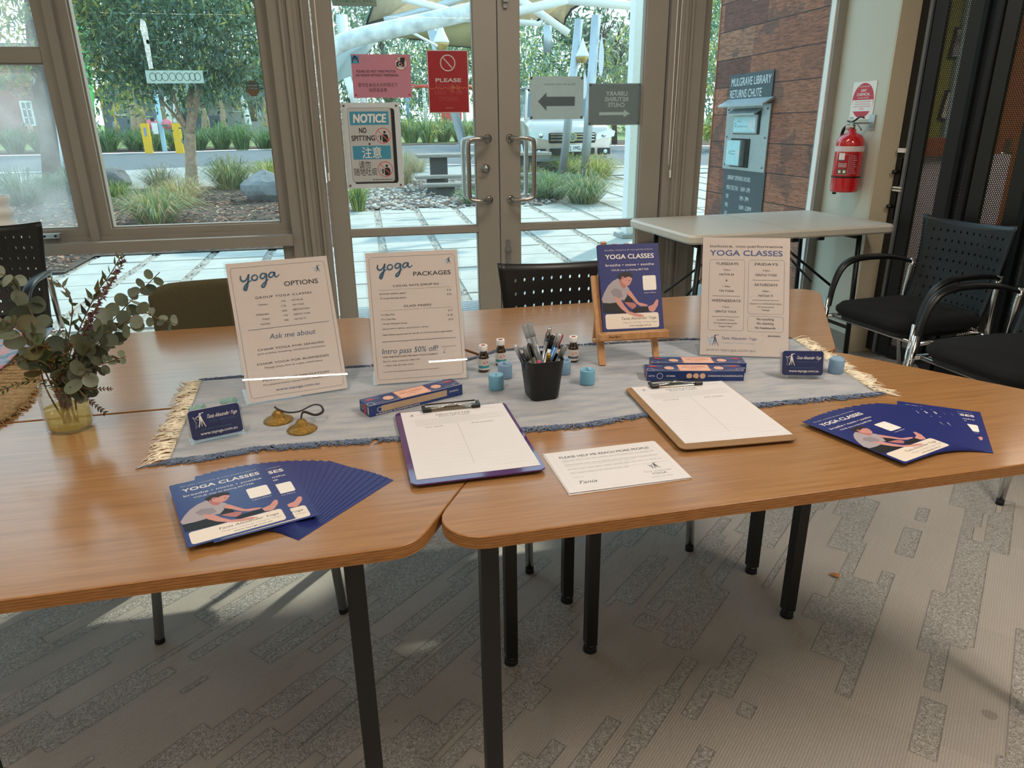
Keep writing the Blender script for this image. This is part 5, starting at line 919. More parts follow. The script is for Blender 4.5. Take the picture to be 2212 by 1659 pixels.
# ---------------------------------------------------------------- runner cloth
RUN = NT('blue_grey_weave'); _s = RUN.sep(RUN.tc.outputs['Object']); _w = RUN.math('MULTIPLY', RUN.math('SINE', RUN.math('MULTIPLY', _s[0], 3600.0)), RUN.math('SINE', RUN.math('MULTIPLY', _s[1], 3600.0))); _n = RUN.noise(RUN.map(RUN.tc.outputs['Object'], sc=(3, 12, 3)), 4, 4); _c = RUN.ramp(_n, [(.3, '#9aa0a8'), (.55, '#b2b3b6'), (.75, '#bfbbb7')]); _n2 = RUN.noise(RUN.tc.outputs['Object'], 330, 2); _c = RUN.mixc(RUN.math('MULTIPLY', _n2, .35), _c, '#7d8794'); RUN.bump(_n2, .4, .0015); RUN = RUN.set(Base_Color=_c, Roughness=.95, Specular_IOR_Level=.1)
TOP = [(436, 824), (520, 817), (600, 812), (750, 797), (900, 786), (1010, 781), (1080, 760), (1180, 752), (1290, 746), (1475, 736), (1600, 735), (1712, 733)]; BOT = [(367, 995), (460, 985), (551, 968), (700, 957), (865, 945), (1000, 938), (1120, 927), (1250, 918), (1395, 894), (1560, 880), (1740, 864), (1893, 850)]
TW = [Z(*p) for p in TOP]; BW = [Z(*p) for p in BOT]
def along(P, u):
    f = u*(len(P)-1); i = min(int(f), len(P)-2); return P[i].lerp(P[i+1], f-i)
def cloth(u, v):
    p = along(BW, u).lerp(along(TW, u), v); w = .0007*(sin(p.x*31+p.y*47)+sin(p.x*17-p.y*60+1.3)+1.4)*(.35+.65*min(1, 6*min(v, 1-v)+.1)); return (p.x, p.y, TH+.0009+w*.55)
rc = empty('table_runner', T3(.35, 1.45, TH), 'pale blue grey woven runner cloth with cream and blue fringes', 'table runner'); I = T3(-.35, -1.45, -TH)
MB(I).slab(cloth, 120, 40, .0010, RUN).build('cloth', rc)
CF_ = mat('cream_fringe', '#e9dfc8', .95, var=.15); BF_ = mat('blue_fringe', '#5d6c85', .95, var=.2, scale=60); GF_ = mat('grey_fringe', '#7d8796', .95, var=.2, scale=60)
def fringe(name, A, B, n, L, m, seed, wv=.3, r=.0009, clump=0):
    rnd = random.Random(seed); mb = MB(I); d = (B-A).normalized() if isinstance(A, Vector) else None
    for i in range(n):
        u = (i+rnd.random())/n; p = A(u); o = A(min(1, u+.01)) if u < .98 else A(u-.01); t = (o-p) if u < .98 else (p-o); t.z = 0; t.normalize(); out = Vector((t.y, -t.x, 0))*B; l = L*rnd.uniform(.6, 1.2); k = sin(u*clump)*.5 if clump else 0
        sk = rnd.gauss(0, wv)+k; z0 = TH+.0013+rnd.random()*.002; q1 = p+out*l*.35+t*l*sk*.3; q2 = p+out*l*.7+t*l*(sk*.8+rnd.gauss(0, .15)); q3 = p+out*l+t*l*(sk*1.1+rnd.gauss(0, .3))
        mb.tube([(p.x, p.y, z0), (q1.x, q1.y, z0+.002*rnd.random()), (q2.x, q2.y, TH+.0016+.002*rnd.random()), (q3.x, q3.y, TH+.0012)], [r*1.3, r*1.4, r*1.2, r*.5], m, 4)
    return mb.build(name, rc, kind='stuff')
fringe('cream_fringe', lambda u: BW[0].lerp(TW[0], u), -1, 130, .042, CF_, 1, .5, .0010); fringe('cream_fringe', lambda u: BW[-1].lerp(TW[-1], u), 1, 130, .044, CF_, 2, .5, .0010)
fringe('blue_fringe', lambda u: along(BW, u), 1, 520, .021, BF_, 3, .9, .0012, 90); fringe('blue_fringe', lambda u: along(BW, u), 1, 260, .017, GF_, 5, 1.0, .0011, 70); fringe('blue_fringe', lambda u: along(TW, u), -1, 450, .015, BF_, 4, 1.0, .001, 80)
# ---------------------------------------------------------------- clipboards and letters
def A_form(a):
    logo(a, .07, .905, .045, .035, K_DARK, K_LGREY, .0004); a.micro(.135, .25, .925, .010, K_LGREY); a.text('NEWSLETTER', .49, .888, .024, K_DARK, w=.33); a.text('SIGN UP FORM', .49, .860, .017, K_DARK, w=.29); a.micro(.79, .92, .955, .006, K_LGREY, 1, 5); a.micro(.80, .92, .94, .006, K_LGREY, 1, 6)
    for i in range(8): a.micro(.07 if i < 1 else .11, (.95, .90, .95, .80, .92, .95, .72, .50)[i], .838-i*.0145, .007, K_LGREY, 1, i+9)
    a.text('FULL NAME', .27, .70, .011, K_DARK, w=.16, b=.015); a.text('EMAIL ADDRESS', .72, .70, .011, K_DARK, w=.20, b=.015); a.line([(.49, .73), (.49, .115)], .0005, K_GREY)
    for i in range(13): a.line([(.08, .68-i*.0465), (.92, .68-i*.0465)], .0003, K_LGREY)
    a.micro(.72, .92, .07, .006, K_LGREY, 1, 40)
def clipboard(M, bm_, lab, name='clipboard', bw=.228, bh=.318, off=(0, 0)):
    e = empty(name, M, lab, 'clipboard'); MB().prism(rrect(-bw/2+off[0], -bh/2+off[1], bw/2+off[0], bh/2+off[1], .014, 5), 0, .0028, bm_, bev=.0008).build('board', e)
    y = bh/2+off[1]-.010; mb = MB(); mb.box((0, y+.002, .0048), (.108, .020, .0035), mat('clip_steel', '#8f8778', .2, .9, .03), b=.003); mb.build('clip_plate', e)
    for s in (-1, 1): MB().box((s*.05, y-.004, .0075), (.018, .012, .007), BLACK, b=.002).box((s*.056, y+.004, .0085), (.007, .022, .006), BLACK, b=.002).build('clip_end', e)
    MB().tube([(-.052, y+.016, .011), (.052, y+.016, .011)], .0014, BLACK, 6).tube([(-.05, y-.006, .010), (-.02, y-.004, .011), (-.008, y+.003, .012), (.008, y+.003, .012), (.02, y-.004, .011), (.05, y-.006, .010)], .0012, CHROME, 6, sub=4).build('clip_wire', e)
    return e
PUR = mat('purple_plastic', '#4b2463', .12, var=.08, coat=.6); HB = mat('hardboard', '#8f6d48', .6, var=.06, scale=60)
def sheet_(M, lab, w=.210, h=.297, art=A_form, nm='form_sheet', **k):
    a = Art(.0004, sx=w, sy=h, ox=-w/2, oy=-h/2, L=.00005); a.box((0, 0, .0002), (w, h, .0004), PAPER); art(a); return a.build(nm, M=M, label=lab, **k)
clipboard(T3(.139, 1.194, TH+.0060) @ RZ(.041), PUR, 'purple plastic clipboard holding a newsletter form'); sheet_(T3(.141, 1.200, TH+.0089) @ RZ(.041), 'newsletter sign up form on the purple clipboard', cat='form')
clipboard(T3(.627, 1.219, TH+.0060) @ RZ(-.025), HB, 'brown hardboard clipboard holding a newsletter form'); sheet_(T3(.634, 1.229, TH+.0089) @ RZ(-.025), 'newsletter sign up form on the brown clipboard', cat='form')
def A_letter(a):
    a.outline(rrect(.05, .05, .95, .95, .004), .0003, K_LGREY); a.text('PLEASE HELP ME REACH MORE PEOPLE!', .50, .815, .055, K_DARK, w=.80, b=.015)
    for i, (x1, y) in enumerate(((.92, .75), (.90, .725), (.16, .70), (.92, .64), (.91, .615), (.70, .59), (.92, .53), (.62, .505), (.93, .445), (.60, .42))): a.micro(.10, x1, y, .014, K_LGREY if i % 3 else K_GREY, 1, i+50)
    a.text('Thank you!', .10, .32, .022, K_GREY, w=.09, al='L'); a.text('Tania', .10, .17, .065, K_DARK, w=.16, al='L', slant=.4); logo(a, .75, .30, .09, .14, K_DARK, K_GREY, .0007); a.text('Tania Alexander', .79, .235, .032, K_GREY, w=.25, slant=.3); a.text('YOGA', .79, .17, .042, K_DARK, w=.13); a.micro(.70, .89, .11, .012, K_GREY, 1, 70)
for i, (dx, dy, dr) in enumerate(((-.003, -.002, .012), (.002, .001, -.006), (-.002, .002, .004), (0, 0, 0))):
    o = sheet_(T3(.379+dx, 1.040+dy, TH+.0004+.0007*i) @ RZ(.042+dr), 'letter headed PLEASE HELP ME REACH MORE PEOPLE, topmost of its pile' if i == 3 else ('lowest', 'third', 'second')[i]+' letter of the pile under the PLEASE HELP ME letter', .21, .148, A_letter, 'letter', cat='letter', group='pile of white letters')
# ---------------------------------------------------------------- card holders
CARDN = mat('navy_card', '#252f5e', .25, var=.02); CEDGE = mat('card_edges', '#cbbcc0', .6)
def cardholder(M, lab, tilt=.27):
    e = empty('card_holder', M, lab, 'card holder'); F = Matrix(((1, 0, 0, 0), (0, sin(tilt), -cos(tilt), 0), (0, cos(tilt), sin(tilt), .006), (0, 0, 0, 1)))
    mb = MB(F); mb.box((0, .020, .0035), (.098, .036, .0014), ACRYL).box((-.047, .03, -.005), (.0016, .052, .017), ACRYL).box((.047, .03, -.005), (.0016, .052, .017), ACRYL).box((0, .03, -.0145), (.098, .06, .0014), ACRYL).box((0, .001, -.005), (.098, .0016, .02), ACRYL); mb.build('clear_case', e); MB().box((0, .018, .0012), (.098, .036, .0024), ACRYL).build('foot', e)
    return e
def A_card(a):
    logo(a, .06, .38, .24, .50, K_WHITE, CARDN, .0009); a.outline([(.08, .78), (.17, .66), (.22, .70), (.20, .52), (.10, .40), (.13, .58)], .0005, K_WHITE, 3); a.text('Tania Alexander Yoga', .33, .66, .13, K_WHITE, w=.60, al='L', slant=.3); a.text('breathe • move • soothe', .38, .52, .07, K_TEAL, w=.50, al='L'); a.micro(.20, .80, .30, .03, K_TEAL, 1, 80); a.text('www.tayoga.com.au', .53, .13, .10, K_WHITE, w=.72, b=.01)
for M, lab in ((onT(-.309, 1.300, .341), 'left'), (onT(.933, 1.362, -.267), 'right')):
    cardholder(M, 'clear holder of navy business cards %s' % ('on the left end of the runner' if lab == 'left' else 'on the right end of the runner')); tilt = .27; F = M @ Matrix(((1, 0, 0, 0), (0, sin(tilt), -cos(tilt), 0), (0, cos(tilt), sin(tilt), .006), (0, 0, 0, 1)))
    a = Art(.0009, sx=.090, sy=.055, ox=-.045, oy=.003, L=.00006); a.prism(rrect(-.045, .003, .045, .058, .006, 4), .0, .0009, CARDN); A_card(a); a.build('business_card', M=F, label='front navy business card in the %s holder' % lab, cat='business card', group='business cards')
    for k in range(12):
        MB().prism(rrect(-.045, .003, .045, .058, .006, 3), 0, .0008, CEDGE).build('business_card', M=F @ T3(0, 0, -.0011*(k+1)), label='business card stacked behind the front card in the %s holder' % lab, cat='business card', group='business cards')
# ---------------------------------------------------------------- incense boxes
INB = mat('incense_blue', '#22386f', .35, var=.08, scale=20); INP = mat('incense_peach', '#e0b39a', .45); INR = mat('incense_red', '#a83a42', .45)
def incense(M, lab, mode):
    L, w, h = .217, .048, .0235; e = empty('incense_box', M, lab, 'incense box', 'blue incense boxes'); MB().box((0, 0, h/2), (L, w, h), INB).build('carton', e)
    a = Art(h+.0001, L=.00006); P = lambda x0, x1, m, k, g=0: a.rect(x0, -w/2+.004+g, x1, w/2-.004-g, m, k)
    a.rect(-.036, -w/2+.002, .036, w/2-.002, INR, 1); a.rect(-.0345, -w/2+.003, .0345, w/2-.003, INP, 2); a.outline([(-.031, -w/2+.006), (.031, -w/2+.006), (.031, w/2-.006), (-.031, w/2-.006)], .0004, INR, 3)
    a.text('SATYA SAI BABA', 0, .0105, .0035, INR, w=.040, k=3); a.text('NAG CHAMPA', 0, .001, .0068, INR, w=.052, b=.02, k=3); a.text('AGARBATTI', 0, -.008, .0045, INR, w=.032, k=3)
    for s in (-1, 1):
        a.poly(ell(s*.056, -.002, .011, .011, 20), INP, 2); a.ring(s*.056, -.002, .006, .0008, INR, 3); a.ring(s*.043, -.012, .006, .0008, K_LGREY, 2)
        for y in (.017, .009, -.013): a.line([(s*.070, y), (s*.098, y)], .0009, K_LGREY, 1)
        a.poly(ell(s*.092, .010, .010, .005, 16), INR, 2); a.ring(s*.100, -.014, .008, .0012, K_LGREY, 3)
    a.line([(-.105, -.0222), (.105, -.0222)], .0008, K_WHITE, 1); a.build('top_print', e)
    b = Art(.0001, T=FR((0, -w/2, 0), (1, 0, 0), (0, 0, 1)), L=.00006)
    if mode == 'plain': b.rect(-.082, .006, .070, .0195, mat('incense_panel', '#b3987e', .5), 1); b.ring(-.086, .0125, .005, .0012, K_LGREY, 2); b.text('SANDESH', .087, .012, .0035, K_WHITE, w=.022); b.text('SHRINIVAS SUGANDHALAYA', -.045, .0015, .0032, K_WHITE, w=.10, b=.01)
    else:
        b.text('SATYA', -.098, .010, .004, K_WHITE, w=.014); b.ring(-.08, .012, .0065, .0012, K_LGREY); b.text('SAI BABA', -.055, .010, .004, K_WHITE, w=.02); b.text('SHRINIVAS SUGANDHALAYA', .067, .010, .0042, K_WHITE, w=.078, b=.01)
        for x in (-.014, .001, .016): b.poly(ell(x, .012, .0065, .0065, 18), INP, 1)
    b.build('side_print', e)
    c = Art(.0001, T=FR((-L/2, 0, 0), (0, -1, 0), (0, 0, 1)), L=.00006); c.rect(-.004, .001, .008, .022, INR); c.ring(-.012, .012, .005, .001, K_LGREY); c.rect(.016, .004, .021, .020, K_LGREY); c.build('end_print', e)
incense(onT(.059, 1.415, radians(23.6)), 'blue incense box lying alone before the packages sign', 'plain'); incense(onT(.699, 1.4275, radians(-13.2)), 'front one of the two blue incense boxes behind the brown clipboard', 'a'); incense(onT(.731, 1.4775, radians(-13.2)), 'rear one of the two blue incense boxes behind the brown clipboard', 'a')
# ---------------------------------------------------------------- candles, bottles, tealights
WX = mat('blue_wax', '#72adc8', .45, var=.05, coat=.1); WX2 = mat('dusty_blue_wax', '#7f9fbd', .5, var=.05)
def candle(x, y, m, lab, deep):
    r = .0168; h = .034; pr = [(r*.93, 0), (r, .002), (r, h-.003), (r*.93, h)]
    pr += [(r*.80, h-.004), (r*.5, h-.0075), (r*.2, h-.006), (.001, h-.002)] if deep == 1 else [(r*.8, h+.001), (r*.5, h+.0045), (r*.25, h+.006), (.001, h+.0065)] if deep == 2 else [(r*.85, h-.001), (r*.5, h-.002), (.001, h-.003)]
    e = empty('votive_candle', onT(x, y, random.uniform(0, 3)), lab, 'candle', 'blue votive candles'); mb = MB(); mb.lathe(pr, m, 28)
    if deep == 1: mb.prism([(-.003, -.012), (.004, -.013), (.008, .004), (.001, .009)], h-.007, h+.003, m, bev=.002)
    mb.build('wax', e); MB().tube([(0, 0, h-.004), (.001, 0, h+.003 if deep != 2 else h+.009)], .0006, INK, 5).build('wick', e)
candle(.246, 1.456, WX, 'bright blue candle nearest the camera, left of the pen cup', 0); candle(.279, 1.527, WX2, 'dusty blue candle with broken rim, left of the pen cup', 1); candle(.418, 1.523, WX2, 'dusty blue candle half hidden by the pen cup', 1); candle(.452, 1.444, WX, 'light blue candle right of the pen cup', 1); candle(1.034, 1.386, WX2, 'domed dusty blue candle at the right end of the runner', 2); candle(.995, 1.412, WX2, 'blue candle almost hidden by the right card holder', 0)
AMB = mat('amber_glass', '#2a140b', .08, var=.1, coat=.8); LABW = mat('bottle_label', '#cfc6bd', .5); TEALL = mat('teal_band', '#35909a', .5)
def bottle(x, y, rot, lab, band):
    e = empty('oil_bottle', onT(x, y, rot), lab, 'bottle', 'small brown oil bottles'); r = .0132
    MB().lathe([(r*.9, 0), (r, .0015), (r, .034), (r*.9, .038), (.0085, .046), (.008, .052), (.001, .052)], AMB, 24).build('glass', e)
    MB().lathe([(.0098, .0505), (.0105, .052), (.0105, .0625), (.0095, .0645), (.0075, .0635), (.001, .0635)], WHITE, 24).build('cap', e); MB().lathe([(.0055, .0637), (.0055, .0641), (.001, .0641)], INR, 16).build('cap_mark', e)
    MB().lathe([(r+.0002, .006), (r+.0002, .033)], LABW, 24, caps=False).build('label', e); mb = MB()
    n = 12
    def arc(r_, z0, z1, a0, a1, m): mb.grid(lambda u, v: (r_*cos(a0+(a1-a0)*u), r_*sin(a0+(a1-a0)*u), z0+(z1-z0)*v), n, 1, m)
    arc(r+.0004, .0105, .0165, -2.9, -.6, TEALL if band else mat('slate_band', '#4a5560', .5)); mb.add([((r+.0005)*cos(-1.5+.42*cos(t)), (r+.0005)*sin(-1.5+.42*cos(t)), .024+.0035*sin(t)) for t in [2*pi*k/16 for k in range(16)]], [tuple(range(16))], INR); mb.build('label_print', e)
bottle(.238, 1.583, .2, 'brown oil bottle with teal band, leftmost and nearest', True); bottle(.286, 1.620, .1, 'brown oil bottle with blue band, second from the left', True); bottle(.423, 1.618, .1, 'brown oil bottle behind the pens', False); bottle(.464, 1.604, -.1, 'brown oil bottle at right, next to the easel', False)
TLG = mat('pale_green_glass', '#9fc4bb', .08, var=.1, coat=.7, trans=.3)
for x, y, lab in ((-.313, 1.447, 'green glass flower tealight behind the left card holder, right one'), (-.368, 1.418, 'green glass flower tealight behind the left card holder, left one')):
    mb = MB()
    for ring_, (r, n_, t) in enumerate(((.017, 7, .9), (.010, 5, .6))):
        for k in range(n_):
            a_ = 2*pi*k/n_+ring_*.3; M = RZ(a_) @ T3(r*.35, 0, .006) @ RY(-t); mb.add([(0, -.004, 0), (.010, -.0085, .002), (.020, -.005, .004), (.024, 0, .003), (.020, .005, .004), (.010, .0085, .002), (0, .004, 0)], [tuple(range(7))], TLG, True, M)
    mb.lathe([(.010, 0), (.015, .004), (.017, .012), (.012, .014), (.001, .012)], TLG, 18); mb.build('flower_tealight', M=onT(x, y), label=lab, cat='tealight')
# ---------------------------------------------------------------- pen cup and pens
e = empty('pen_cup', onT(.334, 1.392, radians(6)), 'black plastic pen cup full of pens in the middle of the runner', 'pen cup')
secs = [(0, .029, .013), (.004, .0315, .015), (.088, .0405, .018)]; mb = MB(); rings = [[(*p, z) for p in rrect(-w, -w, w, w, r, 5)] for z, w, r in secs]+[[(*p, z) for p in rrect(-w, -w, w, w, r, 5)] for z, w, r in ((.088, .0385, .016), (.005, .0295, .013))]; n = len(rings[0])
mb.add([v for r in rings for v in r], [(k*n+i, k*n+(i+1) % n, (k+1)*n+(i+1) % n, (k+1)*n+i) for k in range(4) for i in range(n)]+[tuple(range(n))[::-1], tuple(range(4*n, 5*n))], BLACK, True); o = mb.build('cup', e); o.modifiers.new('e', 'EDGE_SPLIT').split_angle = radians(40)
CLP = glassmat('smoky_plastic', (.75, .77, .78), .12, haze=.35, hz=(.55, .58, .6), rough=.1); BLP = mat('blue_plastic', '#2f7fc0', .25, coat=.4); GRP = mat('green_barrel', '#5f6f4a', .35); NVP = mat('navy_barrel', '#1c2540', .3); PKP = mat('pink_barrel', '#c63a72', .35); SVP = mat('silver_barrel', '#b9bcc0', .25, .6)
def pen(bx, by, tx, ty, tz, r, m, tip, lab, clip=True, band=None):
    o0 = Vector((.334+bx, 1.392+by, TH+CL+.008)); o1 = Vector((.334+tx, 1.392+ty, TH+CL+tz)); d = (o1-o0); e = empty('pen', T3(*o0), lab, 'pen', 'pens in the cup'); L = d.length; F = d.to_track_quat('Z', 'Y').to_matrix().to_4x4()
    MB(F).lathe([(r*.3, 0), (r*.9, .008), (r, .02), (r, L-.03)], m, 14).build('barrel', e); MB(F).lathe([(r*1.08, L-.03), (r*1.08, L-.004), (r*.8, L), (.0005, L)], tip, 14).build('cap_end', e)
    if clip: MB(F).box((0, r*1.5, L-.02), (.0028, .0012, .038), tip).build('clip', e)
pen(-.01, .0, -.058, .0, .118, .0042, NVP, SVP, 'navy pen with silver clip leaning far left'); pen(-.005, -.01, -.040, -.012, .116, .0052, CLP, GREYMET, 'clear grey capped pen leaning left'); pen(.002, -.006, -.028, .002, .118, .0045, GRP, BLACK, 'green barrelled pen leaning left')
pen(.012, .004, -.036, .012, .158, .0056, CLP, CLP, 'tall smoky clear pen, left of the tall pair', False); pen(.018, .008, -.024, .014, .160, .0056, CLP, CLP, 'tall smoky clear pen, right of the tall pair', False); pen(-.008, .01, .022, .020, .146, .0045, SVP, CHROME, 'silver pen standing upright'); pen(-.012, -.006, .026, .006, .132, .0042, mat('white_barrel', '#dfe4e8', .3), BLACK, 'white pen between silver and blue pens')
pen(-.014, .0, .042, .008, .134, .0052, BLP, SVP, 'bright blue clicker pen leaning right'); pen(-.006, .012, .050, .022, .128, .0042, SVP, INR, 'silver pen with pinkish top leaning right'); pen(-.002, -.014, .050, -.006, .112, .0058, CLP, GREYMET, 'clear grey pen leaning far right', False); pen(.0, -.018, .012, -.016, .100, .0048, BLACK, mat('brass_tip', '#a88b45', .3, .8), 'black pen with brass end at the front', False); pen(-.008, -.018, -.012, -.022, .087, .0045, PKP, PKP, 'short pink pen at the front rim', False)
# ---------------------------------------------------------------- hand cymbals
BR = mat('engraved_brass', '#9c7a3c', .28, .85, .25, 160, bump=.6, bscale=220); LEA = mat('dark_leather', '#1c1412', .6)
e = empty('hand_cymbals', onT(-.185, 1.345), 'pair of small brass hand cymbals joined by a dark leather strap', 'cymbals')
pr = [(.0285, 0), (.029, .001), (.026, .004), (.018, .0085), (.0125, .011), (.011, .016), (.007, .021), (.002, .0225), (.0005, .0225)]
for dx, dy in ((-.025, .030), (.025, -.028)): MB().lathe(pr, BR, 36, T3(dx, dy, 0)).build('cymbal', e)
MB().tube([(-.030, .034, .028), (-.022, .030, .023), (-.004, .026, .017), (.020, .015, .022), (.045, .022, .030), (.060, .020, .028), (.064, .008, .020), (.050, -.002, .018), (.032, .002, .024), (.027, -.012, .028), (.025, -.026, .022)], .0026, LEA, 8, sub=6, flat=.5).build('strap', e)
# ---------------------------------------------------------------- mini easel with canvas
PINE = woodtop('beech', '#b98652', '#a87443', '#c99763', 2, .5); ti = .39; rz = -.064
e = empty('table_easel', onT(.597, 1.548, -.02), 'small beech easel holding the blue yoga classes canvas', 'easel')
def stick(a, b, w, t, nm='leg'):
    a, b = Vector(a), Vector(b); d = b-a; F = FR((a+b)/2, (1, 0, 0), d); return MB(F @ Matrix.Identity(4)).box((0, 0, 0), (w, d.length, t), PINE).build(nm, e)
stick((-.078, .008, 0), (-.068, .100, .20), .016, .010); stick((.088, .014, 0), (.045, .122, .235), .014, .010); stick((-.078, -.004, .0), (-.020, .09, .285), .014, .010) if False else None
stick((-.050, .215, 0), (-.012, .165, .27), .013, .010); stick((-.018, .044, .048), (-.012, .134, .270), .013, .008, 'centre_post'); stick((.020, .044, .048), (.014, .134, .270), .013, .008, 'centre_post')
o = MB().box((.002, .008, .072), (.172, .020, .016), PINE, b=.0015).build('ledge', e); a = Art(.0002, T=FR((.002, -.002, .072), (1, 0, 0), (0, 0, 1)), L=.00006); a.text('Mont Marte', -.050, -.002, .0055, INK, w=.028, slant=.3, b=.01); a.build('burnt_lettering', o)
MB().box((.0, .016, .062), (.19, .012, .006), PINE).build('ledge_backing', e)
F = T3(.607, 1.574, TH+.081) @ RZ(rz) @ Matrix(((1, 0, 0, 0), (0, sin(ti), -cos(ti), 0), (0, cos(ti), sin(ti), 0), (0, 0, 0, 1)))
a = Art(.0002, sx=.151, sy=.211, ox=-.0755, oy=0, L=.00006); a.box((0, .1055, -.008), (.151, .211, .016), NAVYC); A_flyer(a); a.build('painted_canvas', M=F, label='blue YOGA CLASSES canvas with a stretching woman, standing on the easel', cat='canvas')
# ================================================================ vase, mat, wall things, signs on the glass
jx, jy = -.609, 1.432
e = empty('glass_jar', T3(jx, jy, TH), 'round glass jar of yellowish water holding the eucalyptus stems', 'jar')
MB().lathe([(.036, 0), (.041, .003), (.0425, .010), (.0425, .070), (.040, .076), (.0375, .080), (.039, .082), (.039, .086), (.0372, .0875), (.039, .090), (.039, .096), (.037, .098), (.0352, .096), (.0352, .079), (.0395, .070), (.0395, .008), (.001, .006)], JARGLASS, 40).build('glass', e)
WAT = glassmat('cloudy_water', (.97, .90, .62), .03, haze=.38, hz=(.95, .80, .30)); MB().lathe([(.001, .0065), (.0388, .0085), (.0390, .046), (.001, .046)], WAT, 32, caps=False).build('water', e)
LEU = {k: mat('euca_'+k, c, .6, var=.14, scale=25, trans=.25) for k, c in dict(sage='#6f7863', grey='#838b7a', dusk='#4f5848', olive='#635f3e', green='#4b5a38', purple='#6d4463', brown='#7a4f3d', dark='#2b3226', yellow='#b08a35').items()}
STM = mat('stem_brown', '#6a5340', .7, var=.2)
def disc(mb, p, d, n, r, m, el=1.0, cup=.15):
    d = Vector(d).normalized(); n = Vector(n); n = (n-d*n.dot(d)).normalized(); s = d.cross(n); vs = [tuple(Vector(p)+d*r*el*.9+n*(-cup*r))]; k = 16
    for i in range(k): a = 2*pi*i/k; vs.append(tuple(Vector(p)+d*(r*el*(.9-.95*cos(a)))+s*(r*.85*sin(a))+n*(cup*r*(abs(sin(a))*.8))))
    mb.add(vs, [(0, 1+i, 1+(i+1) % k) for i in range(k)], m, True)
def lance(mb, p, d, n, L, w, m):
    d = Vector(d).normalized(); n = Vector(n); n = (n-d*n.dot(d)).normalized(); s = d.cross(n); P = Vector(p)
    mb.add([tuple(P), tuple(P+d*L*.35+s*w/2+n*.1*w), tuple(P+d*L), tuple(P+d*L*.35-s*w/2+n*.1*w), tuple(P+d*L*.4-n*.12*w)], [(0, 3, 4), (0, 4, 1), (1, 4, 2), (4, 3, 2)], m, True)
def sprig(pxs, kind, r, n, lab, mix, seed, ys=None, r0=.0014, a0=.25):
    rnd = random.Random(seed); N = len(pxs); ys = ys or [0]*N; P = [Vector((jx+rnd.uniform(-.015, .015), jy, TH+.012))]+[Y(x, y, jy+dy) for (x, y), dy in zip(pxs, ys)]
    e = empty('sprig', T3(*P[0]), lab, 'foliage', 'sprigs in the glass jar'); I = T3(*(-P[0])); mb = MB(I); mb.tube([tuple(p) for p in P], [r0*1.4]+[r0*(1-.5*i/N) for i in range(N)], STM, 6, sub=5); mb.build('stem', e); lf = MB(I)
    L = [(P[i+1]-P[i]).length for i in range(len(P)-1)]; tot = sum(L)
    def at(t):
        t *= tot
        for i, l in enumerate(L):
            if t <= l or i == len(L)-1: return P[i].lerp(P[i+1], min(1, t/l)), (P[i+1]-P[i]).normalized()
            t -= l
    for k in range(n):
        t = a0+(1-a0)*(k+rnd.random()*.4)/n; p, d = at(t); f = LEU[rnd.choice(mix)]; rr = r*rnd.uniform(.75, 1.2)*(1-.35*(t-a0)/(1-a0)); side = Vector((rnd.gauss(0, 1), rnd.gauss(0, .7), rnd.gauss(0, 1))); side = (side-d*side.dot(d)*.6).normalized()
        if kind == 'disc':
            for s in (1, -1): dd = (side*s+d*.35).normalized(); disc(lf, p+dd*.002, dd, (rnd.gauss(0, .6), -1, rnd.gauss(0, .7)), rr, LEU[rnd.choice(mix)])
        elif kind == 'lance':
            for s in (1, -1): dd = (side*s+d*1.1).normalized(); lance(lf, p, dd, (rnd.gauss(0, .5), -1, rnd.gauss(0, .6)), rr, rr*.36, f)
        elif kind == 'fern':
            v = d.cross(Vector((0, -1, 0))).normalized()
            for s in (1, -1): dd = (v*s+d*.9+Vector((0, rnd.gauss(0, .15), 0))).normalized(); lance(lf, p, dd, (0, -1, .2), rr, rr*.38, f)
        elif kind == 'spike':
            for _ in range(5): dd = (Vector((rnd.gauss(0, 1), rnd.gauss(0, 1), rnd.gauss(0, 1)))+d*.6).normalized(); lance(lf, p+d*rnd.uniform(-.004, .004), dd, (0, -1, .2), rr, rr*.35, LEU[rnd.choice(mix)])
    lf.build('flowers' if kind == 'spike' else 'leaves', e); return e
SG = ['sage', 'grey', 'dusk', 'sage']
sprig([(140, 830), (200, 745), (262, 672), (305, 628), (345, 588)], 'disc', .018, 11, 'silver dollar eucalyptus sprig reaching high right to the dry tip', SG, 1, [0, .01, .02, .02, .02], a0=.4)
sprig([(145, 835), (215, 740), (300, 678), (345, 690), (385, 702)], 'disc', .016, 11, 'eucalyptus sprig bending out right over the green chair', SG, 2, [0, -.02, -.03, -.03, -.03], a0=.42)
sprig([(150, 840), (190, 800), (235, 782), (272, 770)], 'disc', .012, 8, 'short eucalyptus sprig with small leaves pointing right', SG, 3, [0, -.03, -.05, -.06], a0=.55)
sprig([(120, 840), (95, 740), (55, 650), (20, 600), (-10, 590)], 'disc', .019, 9, 'eucalyptus sprig arching high left past the frame', SG, 4, [0, 0, .02, .02, .02], a0=.45)
sprig([(115, 840), (70, 745), (30, 705), (-15, 680)], 'disc', .021, 8, 'eucalyptus sprig with large leaves bending left', ['sage', 'olive', 'grey'], 5, [0, -.02, -.03, -.04], a0=.45)
sprig([(150, 830), (180, 770), (205, 735), (235, 715)], 'disc', .027, 7, 'big leaved eucalyptus sprig in the middle right', ['dusk', 'sage', 'dusk'], 6, [0, -.03, -.04, -.04], a0=.4)
sprig([(155, 840), (178, 812), (195, 795)], 'disc', .025, 5, 'big leaved eucalyptus sprig low at the jar rim', ['sage', 'grey', 'dusk'], 7, [-.02, -.05, -.06], a0=.55)
